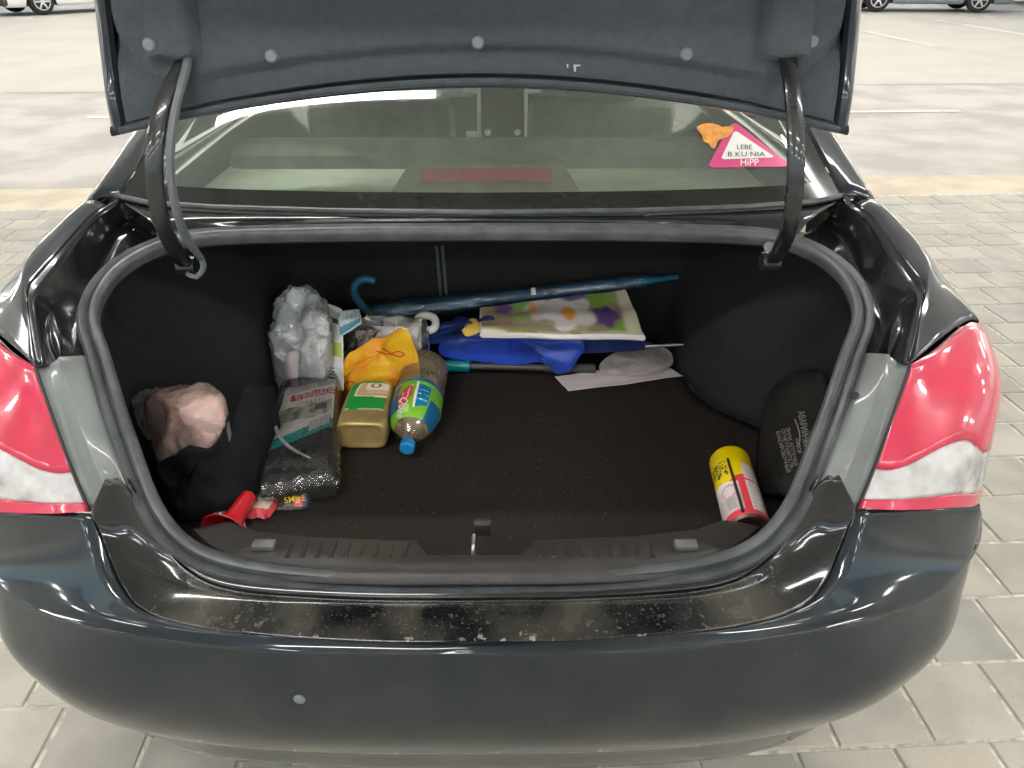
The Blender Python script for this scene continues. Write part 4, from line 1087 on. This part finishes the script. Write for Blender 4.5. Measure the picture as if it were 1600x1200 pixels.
# --- pink bag, black cloth
pk_ = thing("pink_bag", (-.57, 1.33, FZ), "pink cloth bundled in a thin clear plastic bag on the black cloth", "plastic bag")
M['pinkcloth'] = mat("pink_cloth", (.92, .60, .52), .7, var=.07, scale=14, bump=.3, bscale=60, sss=.12)
out = [(234, 645, .71), (252, 626, .72), (290, 617, .73), (334, 623, .73), (348, 648, .72), (342, 682, .69), (318, 712, .66), (280, 730, .63), (258, 728, .63), (240, 690, .66)]
mound(out, (288, 674, .70), .040, 64, 240, .009, 15, grow=.004).build("pink_bundle", M['pinkcloth'], pk_, ang=60)
out_p = out
M['pinkfilm'] = film("pink_film", (.97, .93, .91), fog=.34, fogcol=(.98, .80, .74), rough=.10, bump=1.0, bscale=60, gadd=.05)
mound(out_p, (288, 674, .703), .048, 64, 240, .010, 15, grow=.010).build("thin_bag", M['pinkfilm'], pk_, ang=60)
neck = [(214, 655, .68), (210, 628, .70), (226, 616, .71), (252, 618, .71), (262, 640, .70), (258, 672, .68), (240, 690, .66), (226, 682, .66)]
mound(neck, (238, 650, .69), .022, 30, 130, .012, 20, skirt=False).build("bag_neck", M['milky'], pk_, ang=50)
M['jacket'] = mat("dark_cloth", (.009, .010, .013), .92, var=.35, scale=18, bump=.5, bscale=120, spec=.2)
out = [(428, 618, .70), (421, 652, .67), (414, 700, .63), (402, 745, .60), (392, 775, .575), (355, 800, .565), (318, 808, .565), (280, 800, .58), (262, 770, .60), (250, 735, .63), (300, 725, .66), (345, 690, .69), (362, 645, .72), (392, 618, .72)]
jm = mound(out, (352, 735, .62), .045, 50, 200, .020, 8, dome=.6).build("dark_jacket", M['jacket'], ang=30)
tag(jm, "crumpled black cloth heaped under the pink bag in the boot", "cloth")

# --- red funnel and the packets by the sill
A, B = atZ(390, 773, .585), atZ(358, 822, .575); LN = (B - A).length
M['redplastic'] = mat("red_plastic", (.60, .012, .02), .32, 0, .3, sss=.1)
fn_ = MB().lathe([(0, .001), (0, .010), (.004, .0145), (.05, .0175), (.072, .0205), (.085, .028), (.096, .040), (.10, .046), (.102, .045), (.09, .028), (.07, .018), (.01, .012)], A, B, 44, cap0=False, cap1=False)
fo = fn_.build("red_funnel", M['redplastic']); tag(fo, "red plastic funnel lying by the boot sill", "funnel")
def packet(name, corners, colfn, label, cat, n=40, m=30, th=.006, amp=.004, mt=None, seed=0):
    c = [atZ(*q) for q in corners]
    f = lambda u, v: amp * crumple(V((u * 1.6 + seed, v * 1.6, seed)), 2.5, 1) + .010 * (sin(pi * u) * sin(pi * v)) ** .5
    g = slab(c, n, m, th, f); o = g.build(name, mt or M['print'], merge=False)
    if colfn:
        painted(o, lambda p: colfn((p.index % n + .5) / n, (p.index // n + .5) / m) if p.index < n * m else colfn(.5, .99))
    return tag(o, label, cat)
def snack(u, v):
    col = (.03, .025, .02)
    if v < .52: col = (.62, .02, .03)
    if v < .50 and u < .45 and v > .05 + .5 * (.45 - u): col = (.80, .58, .02)
    if u > .66 and v < .28: col = (.75, .76, .78)
    if u > .84 and v > .25: col = (.05, .09, .25)
    if .55 < u < .85 and v > .72: col = (.70, .08, .10)
    if .60 < u < .76 and .78 < v < .92: col = (.80, .45, .45)
    return col
pz = .562
sn = packet("snack_packet", [(438, 766, pz), (490, 748, pz + .004), (480, 791, pz), (434, 794, pz)], snack, "red, yellow and black snack packet showing from under the sunshade", "food packet", seed=3)
letters("SMILE", 461, 780, 14, mat("yellow_print", (.82, .60, .02), .4), sn, bvh_of(sn), .003, rot=R(-8), bold=.05)
def clr(u, v):
    return (.62, .06, .08) if v > .84 or (u > .90 and v > .3) else ((.62, .56, .48) if noise.noise(V((u * 4, v * 4, 1))) > -.1 else (.52, .45, .38))
packet("paper_packet", [(396, 774, pz), (446, 764, pz + .004), (420, 806, pz), (386, 806, pz)], clr, "beige packet with red edge between the funnel and snack packet", "food packet", seed=9)
def foil(u, v):
    n_ = noise.noise(V((u * 6, v * 6, 4)))
    return (.62, .05, .07) if u > .86 and v > .3 else ((.50, .48, .50) if n_ > .05 else (.28, .26, .28) if n_ > -.2 else (.55, .40, .40))
M['foil'] = mat("foil_print", (1, 1, 1), .22, .5, attr=True)
packet("foil_packet", [(322, 806, pz), (372, 800, pz), (386, 830, pz), (330, 826, pz)], foil, "crumpled silvery packet under the mouth of the red funnel", "food packet", amp=.008, mt=M['foil'], seed=5)

# --- white crumpled bag, booklet, card, pouch
wb = thing("white_bag", (-.38, 1.75, FZ), "crumpled whitish plastic bag standing behind the sunshade pack", "plastic bag")
M['bagwhite'] = mat("bag_white", (.84, .85, .86), .45, var=.14, scale=7, bump=.5, bscale=50, sss=.25, coat=.3)
out = [(447, 486, .76), (462, 470, .78), (482, 474, .77), (500, 490, .75), (514, 520, .72), (512, 548, .69), (498, 575, .66), (470, 588, .63), (448, 580, .63), (431, 560, .65), (430, 530, .69), (436, 505, .73)]
mound(out, (472, 528, .695), .052, 64, 230, .019, 17).build("bag_contents", M['bagwhite'], wb, ang=50)
mound(out, (472, 528, .70), .062, 64, 230, .022, 17, grow=.007).build("bag_film", M['milky_thin'], wb, ang=55)
out = [(452, 560, .68), (480, 556, .68), (505, 570, .66), (512, 592, .63), (495, 604, .60), (462, 606, .60), (446, 592, .61)]
M['bagpink'] = mat("bag_pinkish", (.52, .44, .47), .45, var=.2, scale=8, bump=.5, bscale=50, sss=.25, coat=.3)
mound(out, (478, 584, .635), .03, 24, 110, .010, 14).build("bag_tail", M['bagpink'], wb)
def mag(u, v):
    if v < .10: return (.78, .76, .76)
    if v < .17: return (.10, .06, .10)
    if v < .30: return (.22, .12, .26) if u < .75 else (.74, .72, .74)
    if v < .42: return (.72, .70, .72)
    if v < .62: return (.40, .55, .10) if noise.noise(V((u * 5, v * 5, 0))) > -.2 else (.55, .62, .30)
    if v < .75: return (.50, .60, .30) if u < .6 else (.55, .60, .58)
    if u > .35 and u < .75: return (.05, .05, .05) if int(v * 46) % 2 else (.60, .62, .60)
    return (.45, .48, .48)
def flat(name, corners, colfn, label, cat, n=30, m=40, th=.004, amp=.002, mt=None, seed=1, soft=0):
    c = [atZ(*q) for q in corners]
    o = slab(c, n, m, th, lambda u, v: amp * noise.noise(V((u * 3, v * 3, seed)))).build(name, mt or M['print'], merge=False)
    if colfn: painted(o, lambda p: colfn((p.index % n + .5) / n, (p.index // n + .5) / m) if p.index < n * m else colfn(.5, .01), soft)
    return tag(o, label, cat)
flat("booklet", [(476, 466, .765), (532, 490, .745), (536, 604, .62), (488, 600, .62)], mag, "booklet with purple and green cover between the white bag and pouch", "booklet", n=40, m=60, th=.012)
flat("folded_leaflet", [(470, 458, .78), (474, 463, .772), (534, 490, .752), (532, 482, .76)], lambda u, v: (.72, .70, .70), "white leaflet edge sticking up above the crumpled white bag", "leaflet", th=.003)
def blu(u, v):
    if v > .68: return (.10, .30, .38)
    return (.62, .68, .72) if noise.noise(V((u * 9, v * 4, 2))) > -.05 else (.42, .52, .60)
flat("blue_card", [(530, 487, .755), (560, 483, .755), (563, 503, .74), (532, 524, .725)], blu, "pale blue card propped below the umbrella's hooked handle", "card", n=30, m=30)
po = thing("clear_pouch", (-.28, 1.82, FZ), "clear pouch of pink and olive bits behind the yellow bag", "pouch")
flat_c = [(556, 508, .725), (640, 512, .725), (655, 535, .69), (560, 532, .69)]
ci = slab([atZ(*q) for q in flat_c], 20, 10, .02, lambda u, v: .004 * noise.noise(V((u * 4, v * 3, 0)))).build("pink_card", mat("pinkish_card", (.46, .37, .36), .6, var=.12), po)
M['olive'] = mat("olive_cloth", (.10, .11, .045), .8, var=.3)
mound([(555, 532, .68), (580, 528, .69), (606, 533, .69), (608, 548, .66), (575, 552, .65), (554, 548, .66)], (580, 540, .67), .015, 12, 50, .006, 18).build("olive_bundle", M['olive'], po)
mound([(545, 545, .66), (560, 536, .68), (575, 560, .66), (565, 585, .62), (540, 590, .60), (536, 565, .62)], (556, 562, .64), .016, 14, 60, .006, 18).build("pink_lump", mat("dusty_pink", (.42, .17, .15), .7, var=.2), po)
mound([(600, 506, .725), (628, 500, .735), (655, 505, .73), (650, 520, .70), (620, 524, .70)], (626, 512, .71), .016, 12, 50, .008, 18).build("khaki_lump", mat("khaki_cloth", (.30, .29, .20), .8, var=.3), po)
mound([(532, 600, .60), (534, 550, .65), (550, 515, .72), (600, 500, .74), (660, 505, .73), (668, 530, .70), (650, 560, .66), (600, 570, .65), (560, 590, .62)], (596, 540, .68), .034, 30, 130, .010, 20).build("pouch_film", M['clear'], po)

# --- yellow bag with red cord
yb = thing("yellow_bag", (-.25, 1.72, FZ), "crumpled yellow and orange bag with red cord behind the gold canister", "bag")
M['yellow'] = mat("yellow_bag", (.80, .23, .008), .55, col2=(.84, .47, .012), scale=10, thr=(.42, .60), bump=.3, bscale=50, sss=.1)
out = [(532, 596, .61), (545, 568, .65), (572, 548, .68), (602, 536, .70), (629, 520, .735), (643, 538, .715), (653, 560, .68), (652, 592, .63), (630, 606, .60), (596, 606, .60), (560, 616, .58), (540, 622, .57), (530, 612, .58)]
yo = mound(out, (596, 578, .64), .036, 36, 150, .013, 11).build("bag_body", M['yellow'], yb)
by = bvh_of(yo)
pts = [cast(by, x, y, .002) for x, y in ((588, 548), (600, 552), (612, 554), (626, 557), (632, 553), (622, 549), (612, 552), (604, 548), (598, 545))]
M['cord'] = mat("red_cord", (.55, .06, .01), .7)
MB().tube(crs([p for p in pts if p], 40), .0016, 6).build("draw_cord", M['cord'], yb)
pts = [cast(by, x, y, .002) for x, y in ((535, 604), (545, 596), (556, 600), (566, 612), (552, 606))]
MB().tube(crs([p for p in pts if p], 30), .0016, 6).build("draw_cord", M['cord'], yb)

# --- royal blue umbrella with white hook
bu = thing("blue_umbrella", (.1, 1.85, FZ), "royal blue umbrella with loose canopy and white hooked handle", "umbrella")
M['royal'] = mat("royal_nylon", (.010, .055, .42), .45, var=.25, scale=9, bump=.25, bscale=60, sheen=.3)
out = [(688, 548, .63), (705, 532, .65), (750, 524, .665), (810, 523, .67), (870, 526, .665), (905, 530, .655), (912, 545, .64), (902, 562, .61), (888, 582, .58), (868, 585, .57), (848, 570, .585), (800, 572, .58), (750, 568, .585), (700, 562, .60)]
mound(out, (800, 550, .62), .026, 44, 220, .020, 10, skirt=False).build("canopy", M['royal'], bu, ang=30)
out = [(890, 530, .66), (950, 533, .655), (1010, 538, .65), (1014, 545, .635), (960, 551, .62), (900, 552, .61)]
M['navy'] = mat("navy_nylon", (.006, .022, .13), .55, var=.3, scale=9, bump=.25, bscale=60)
mound(out, (950, 543, .635), .014, 20, 120, .008, 14, skirt=False).build("canopy_end", M['navy'], bu)
out = [(664, 530, .68), (690, 508, .70), (740, 502, .71), (790, 503, .71), (790, 520, .68), (740, 524, .67), (690, 538, .66), (668, 540, .66)]
mound(out, (730, 514, .70), .012, 26, 140, .014, 13, skirt=False).build("canopy_fold", M['navy'], bu)
MB().tube([atZ(1008, 541, .645), atZ(1030, 540, .648), atZ(1050, 539, .650), atZ(1068, 538.5, .652)], [.0048, .0045, .0040, .0030], 10).build("ferrule", M['steel'], bu)
M['hookwhite'] = mat("white_hook", (.60, .60, .57), .35, 0, .3)
hk = [(645, 528, .70), (650, 512, .715), (652, 500, .73), (658, 494, .735), (668, 493, .735), (678, 497, .73), (681, 506, .72), (677, 514, .712), (668, 517, .708)]
MB().tube(crs([atZ(*q) for q in hk], 40), .0095, 12).build("hooked_handle", M['hookwhite'], bu)

# --- stick umbrella in clear sleeve
us = thing("stick_umbrella", (.05, 1.92, .70), "dark blue stick umbrella with teal hook handle in a clear sleeve", "umbrella")
A, B = atY(585, 491, 1.90), atY(1008, 439, 1.965); d = (B - A).normalized(); LN = (B - A).length
M['umbblue'] = mat("umbrella_blue", (.030, .14, .28), .45, var=.3, scale=20, bump=.3)
M['teal'] = mat("teal_handle", (.018, .13, .20), .4, 0, .2)
rows = []
for i in range(40):
    f = i / 39; r = .021 - .006 * f; row = []
    for k_ in range(36):
        a = 2 * pi * k_ / 36; rr = r * (1 + .05 * sin(4 * a + f * 5) + .04 * noise.noise(V((a, f * 8, 0))))
        u_ = d.orthogonal().normalized(); w_ = d.cross(u_); row.append(A + d * LN * f + (u_ * cos(a) + w_ * sin(a)) * rr)
    rows.append(row)
MB().grid(rows, cu=True).build("rolled_canopy", M['umbblue'], us)
rows = []
for i in range(110):
    f = i / 109; r = .0245 - .0068 * f + .001; row = []
    if f < .12: r *= .75 + .25 * f / .12
    for k_ in range(64):
        a = 2 * pi * k_ / 64; p = A + d * (LN * f * 1.01 - .02); u_ = d.orthogonal().normalized(); w_ = d.cross(u_)
        q = u_ * cos(a) + w_ * sin(a); rr = r + crumple(p * 1.0 + q * .04, 30, .0034 * (2.2 if f < .22 else 1))
        row.append(p + q * rr)
    rows.append(row)
M['sleeve'] = film("umbrella_sleeve", (.93, .95, .97), fog=.14, fogcol=(.16, .40, .66), rough=.07, bump=1.0, bscale=75, ior=1.6, gadd=.12)
sv = MB().grid(rows, cu=True).build("clear_sleeve", M['sleeve'], us)
MB().tube([B - d * .01, B + d * .01, B + d * .03, B + d * .088], [.015, .0115, .0085, .0062], 14).build("tip", M['teal'], us)
hk = [(600, 489, 1.905), (580, 488, 1.90), (567, 479, 1.895), (556, 464, 1.885), (553, 450, 1.88), (560, 440, 1.88), (572, 436, 1.88), (586, 439, 1.88)]
MB().tube(crs([atY(*q) for q in hk], 40), .0100, 14).build("hooked_handle", M['teal'], us)
bs2 = bvh_of(sv)
decal("barcode_sticker", [[(829, 450), (836, 449), (838, 460), (830, 461)]], M['white'], us, bs2, .002)

# --- flowered bag and yellow scrap
def flo(u, v):
    n1 = noise.noise(V((u * 6, v * 3, 1))); n2 = noise.noise(V((u * 14, v * 7, 5)))
    cream = (.72, .68, .50)
    if u > .93 - .03 * v or v > .91 - .03 * noise.noise(V((u * 9, 0, 0))): 
        return cream if not (v > .9 and .15 < u < .35 or .55 < u < .62 and v > .9) else (.34, .50, .10)
    def blob(cx, cy, rx, ry, p=0): 
        a = math.atan2((v - cy) / ry, (u - cx) / rx); return ((u - cx) / rx) ** 2 + ((v - cy) / ry) ** 2 < 1 + p * sin(a * 5 + cx * 9) + .25 * n2
    if blob(.565, .47, .044, .19): return (.80, .33, .03)
    if blob(.345, .22, .028, .16): return (.62, .30, .12)
    if blob(.56, .44, .17, .40, .35): return (.76, .70, .70) if n2 < .25 else (.60, .52, .54)
    if blob(.40, .30, .11, .34, .3): return (.64, .54, .54) if n2 < .2 else (.50, .42, .42)
    if blob(.80, .56, .085, .24, .3): return (.12, .05, .22)
    if blob(.63, .08, .09, .17, .2): return (.18, .09, .30)
    if blob(.145, .12, .06, .2, .2): return (.13, .06, .19)
    if blob(.85, .80, .08, .15, .2) or blob(.78, .20, .09, .22, .3): return (.22, .38, .05)
    if blob(.26, .08, .06, .14) or blob(.50, .04, .05, .12): return (.16, .32, .05)
    if u < .2: return (.36, .27, .16) if n1 > -.2 else (.28, .20, .12)
    if n1 > .12: return (.30, .38, .14)
    if n1 < -.2: return (.30, .24, .15)
    return (.40, .36, .24)
fb = flat("flowered_bag", [(752, 480, .735), (977, 452, .745), (1007, 524, .700), (752, 519, .705)], flo, "cream bag printed with crocus flowers under the stick umbrella", "bag", n=150, m=60, th=.014, amp=.010, mt=M['clothprint'], soft=5)
ys_ = mound([(716, 510, .70), (732, 503, .71), (748, 506, .71), (752, 518, .695), (730, 526, .685), (722, 518, .69)], (735, 514, .70), .008, 20, 80, .008, 20, skirt=False).build("yellow_scrap", mat("yellow_scrap", (.62, .42, .06), .6, var=.2))
tag(ys_, "small crumpled yellow scrap at the flowered bag's end", "cloth")

# --- teal-ended rod and papers
rod = thing("snow_brush", (.05, 1.8, FZ), "dark rod with teal and red end under the royal blue umbrella", "snow brush")
A, B = atZ(697, 571, .578), atZ(930, 576, .574); d = B - A
MB().tube([A, A + d * .16], .0155, 16).build("teal_sleeve", mat("teal_plastic", (.0, .20, .23), .4), rod)
MB().lathe([(0, .001), (0, .010), (.010, .013), (.014, .013)], A - d.normalized() * .012, B, 20, cap0=False).build("red_end", M['redplastic'], rod)
MB().tube([A + d * .15, A + d * .72], .0085, 14).build("shaft", mat("grey_shaft", (.07, .065, .068), .4), rod)
MB().tube([A + d * .66, A + d * 1.0], .0125, 16).build("grip", mat("rod_grip", (.035, .04, .045), .6), rod)
M['paperfilm'] = film('paper_film', (.93, .92, .91), fog=.5, fogcol=(.80, .74, .73), rough=.12, bump=1.0, bscale=30, gadd=.03)
M['paperpink'] = mat("pinkish_paper", (.62, .54, .54), .7, var=.06, scale=6)
flat("paper_sheet", [(869, 588, .566), (1028, 566, .57), (1066, 587, .562), (890, 610, .562)], None, "pinkish white paper sheet lying furthest right in the pile", "paper", mt=M['paperpink'], th=.0015)
sl_ = mound([(936, 575, .575), (958, 556, .60), (990, 552, .60), (1032, 545, .61), (1050, 558, .59), (1046, 574, .578), (1010, 585, .572), (960, 586, .572)], (995, 568, .59), .008, 26, 130, .006, 14, skirt=False).build("plastic_sleeve", M['paperfilm'])
tag(sl_, "clear plastic sleeve lying on the pinkish paper sheet", "plastic sleeve")

# --- emergency kit bag against the side wall
kb = thing("kit_bag", (.6, 1.32, FZ), "flat black kit bag with white lettering against the boot's side wall", "bag")
M['kit'] = mat("kit_nylon", (.014, .0125, .011), .75, var=.25, scale=20, bump=.4, bscale=160, spec=.25)
lin_ = lambda x, y, o=.012: cast(sb, x, y, o)
le = crs([atZ(1186, 768, .562), atY(1184, 720, 1.36), atY(1190, 665, 1.40), atY(1206, 612, 1.44), atY(1248, 577, 1.44)], 24)
re = crs([atY(1236, 778, 1.20), atY(1260, 740, 1.24), atY(1290, 690, 1.28), atY(1304, 632, 1.33), atY(1284, 580, 1.38)], 24)
g = MB(); rows = []
for i in range(25):
    f = i / 24
    rows.append([a.lerp(b, f) + V((-.014, -.022, .008)) * (sin(pi * f) ** .6 * max(0, min(1, j / 3, (23 - j) / 3))) + V((1, 1, 1)) * .004 * noise.noise(a.lerp(b, f) * 16) for j, (a, b) in enumerate(zip(le, re))])
g.grid(rows)
kit = g.build("bag_front", M['kit'], kb, solid=.004, off=0)
bk = bvh_of(kit)
def txt(s, x, y, size, rot, sx=1):
    r = letters(s, x, y, size, M['kitprint'], kb, bk, .006, rot=R(rot), sx=sx, bold=.015)
    if r is None: print("NOTEXT", s)
M['kitprint'] = mat("kit_print", (.28, .27, .25), .7)
txt("АВАРИЙНЫЙ", 1256, 672, 15, 80, .62); txt("НАБОР", 1247, 697, 9, 78, .8)
txt("ЗНАК АПТЕЧКА", 1237, 698, 8.5, 77, .95); txt("ОГНЕТУШИТЕЛЬ", 1230, 701, 8.5, 76, .9); txt("БУКСИРОВОЧНЫЙ", 1223, 706, 8.5, 75, .85)
MB().tube(crs([p for p in [cast(bk, x, y, .008) for x, y in ((1242, 655), (1247, 668), (1250, 684), (1248, 698))] if p], 14), .0012, 6).build("printed_bar", M['kitprint'], kb)

# ------------------------------------------------------------------ parked cars beyond the lane
def wheel_(parent, loc, rz, rimmat):
    wh = thing("wheel", loc, None, None); wh.parent = parent; wh.rotation_euler = (0, 0, rz)
    t = MB().lathe([(0, .20), (.02, .29), (.05, .315), (.17, .315), (.20, .29), (.215, .20)], (0, .10, 0), (0, -1, 0), 36); o = t.build("tyre", M['tyre']); o.parent = wh
    r_ = MB().lathe([(0, .215), (.012, .20), (.012, .06), (.03, .05), (.03, .001)], (0, -.095, 0), (0, -1, 0), 30)
    o = r_.build("rim", M['darktrim']); o.parent = wh
    r_ = MB().lathe([(0, .214), (.02, .214), (.022, .190), (.01, .188)], (0, -.10, 0), (0, -1, 0), 36)
    for k_ in range(6):
        a = 2 * pi * k_ / 6; r_.box((cos(a) * .12, -.125, sin(a) * .12), (.17, .02, .045), Matrix.Rotation(-a, 4, 'Y'), bev=.006)
    r_.lathe([(0, .05), (.012, .045), (.012, .001)], (0, -.125, 0), (0, -1, 0), 20)
    o = r_.build("spokes", rimmat); o.parent = wh
    return wh
def parked(name, loc, rz, paint, label, hatch=False, dark_bumper=False):
    root = thing(name, loc, label, "car", "cars parked beyond the lane", rz)
    # x forward, y left; half width .86
    up = [(-2.15, .62), (-2.12, .90), (-1.95, 1.02), (-1.3, 1.0), (.7, .98), (1.3, .94), (1.85, .82), (2.12, .66), (2.18, .45)]
    lo = lambda x: max(.20, *[(.30 + sqrt(max(0, .37 ** 2 - (x - c_) ** 2))) if abs(x - c_) < .37 else 0 for c_ in (-1.30, 1.30)])
    xs_ = sorted(set([-2.15 + i * 4.33 / 80 for i in range(81)]))
    for s in (1, -1):
        rows = []
        for x in xs_:
            zt = interp(up, x); zb = min(lo(x), zt - .02); wdt = .86 - .16 * max(0, abs(x) - 1.7) ** 1.4 / .35
            rows.append([V((x, s * (wdt - .05 + .05 * sin(pi * min(1, .15 + .75 * i / 9))) , zb + (zt - zb) * i / 9)) for i in range(10)])
        MB().grid(rows).build("side_panel", paint, None, solid=.01).parent = root
    rows = []
    for x, z in [(-2.13, .22)] + up + [(2.16, .22)]:
        wdt = .86 - .16 * max(0, abs(x) - 1.7) ** 1.4 / .35 - .02
        rows.append([V((x + (.12 * (1 - f * f) - .02) * (1 if x > 2 else -1 if x < -2 else 0), f * wdt, z + .025 * (1 - f * f))) for f in [k_ / 8 - 1 for k_ in range(17)]])
    MB().grid(rows).build("body_top", paint, None, solid=.01).parent = root
    cab = [(-2.0 if hatch else -1.75, .98), (-1.7 if hatch else -1.15, 1.40), (-.5, 1.47), (.25, 1.42), (1.1, .95)]
    rows = []
    for x, z in cab:
        h_ = (z - .95) / .52; wd = .80 - .22 * h_; rows.append([V((x, f * wd, z + .03 * (1 - f * f) * h_)) for f in [k_ / 6 - 1 for k_ in range(13)]])
    MB().grid([rows[0], rows[1]]).build("rear_window", M['frit'], None, solid=.01).parent = root
    MB().grid(rows[1:4]).build("roof", paint, None, solid=.02).parent = root
    MB().grid([rows[3], rows[4]]).build("windscreen", M['frit'], None, solid=.01).parent = root
    for s in (1, -1):
        q = [V((x, s * (.80 - .22 * (z - .95) / .52), z)) for x, z in cab]
        MB().add([q[0] - V((0, 0, .02)), q[1], q[2], q[3], q[4]], [(0, 1, 2, 3, 4)]).build("side_window", M['frit'], None, solid=.01).parent = root
        MB().box((-2.13, s * .66, .78), (.08, .26, .16), bev=.03).build("tail_light", M['red']).parent = root
        MB().box((2.06, s * .62, .66), (.14, .30, .13), bev=.03).build("headlight", M['silver']).parent = root
        MB().box((-2.17, s * .62, .40), (.04, .20, .05), bev=.01).build("reflector", M['red']).parent = root
    MB().box((-2.16, 0, .36), (.16, 1.5, .26), bev=.06).build("rear_bumper", M['darktrim'] if dark_bumper else paint).parent = root
    MB().box((2.14, 0, .36), (.16, 1.5, .26), bev=.06).build("front_bumper", paint).parent = root
    MB().box((0, 0, .26), (3.9, 1.45, .10)).build("underbody", M['darktrim'], smooth=False).parent = root
    for x in (-1.30, 1.30):
        for s in (1, -1): wheel_(root, V((x, s * .76, .318)), 0 if s < 0 else pi, M['rim'])
    return root
M['carwhite'] = mat("white_car_paint", (.72, .72, .70), .35, 0, .6)
M['carsilver'] = mat("silver_car_paint", (.26, .31, .33), .35, .4, .7)
a, b = atZ(68, 23, 0), atZ(132, 19, 0)
h = math.atan2(b.y - a.y, b.x - a.x); h = R(52)
c = a + V((cos(h), sin(h), 0)) * 1.30 + V((-sin(h), cos(h), 0)) * .76; c.z = 0
parked("parked_car", c, h, M['carwhite'], "white car parked at an angle on the left beyond the lane", True, True)
a = atZ(1378, 19, 0); hh = R(180 - 10)
c = a + V((2.62 * .5, .0, 0)) + V((0, .80, 0)); c.z = 0
parked("parked_car", c, R(-8), M['carsilver'], "silver blue saloon with bright alloy wheels parked across the lane")
c = atZ(1640, 10, 0) + V((.6, 1.2, 0)); c.z = 0
parked("parked_car", c, R(-100), M['carwhite'], "white car at the picture's edge, next to the silver saloon", True)
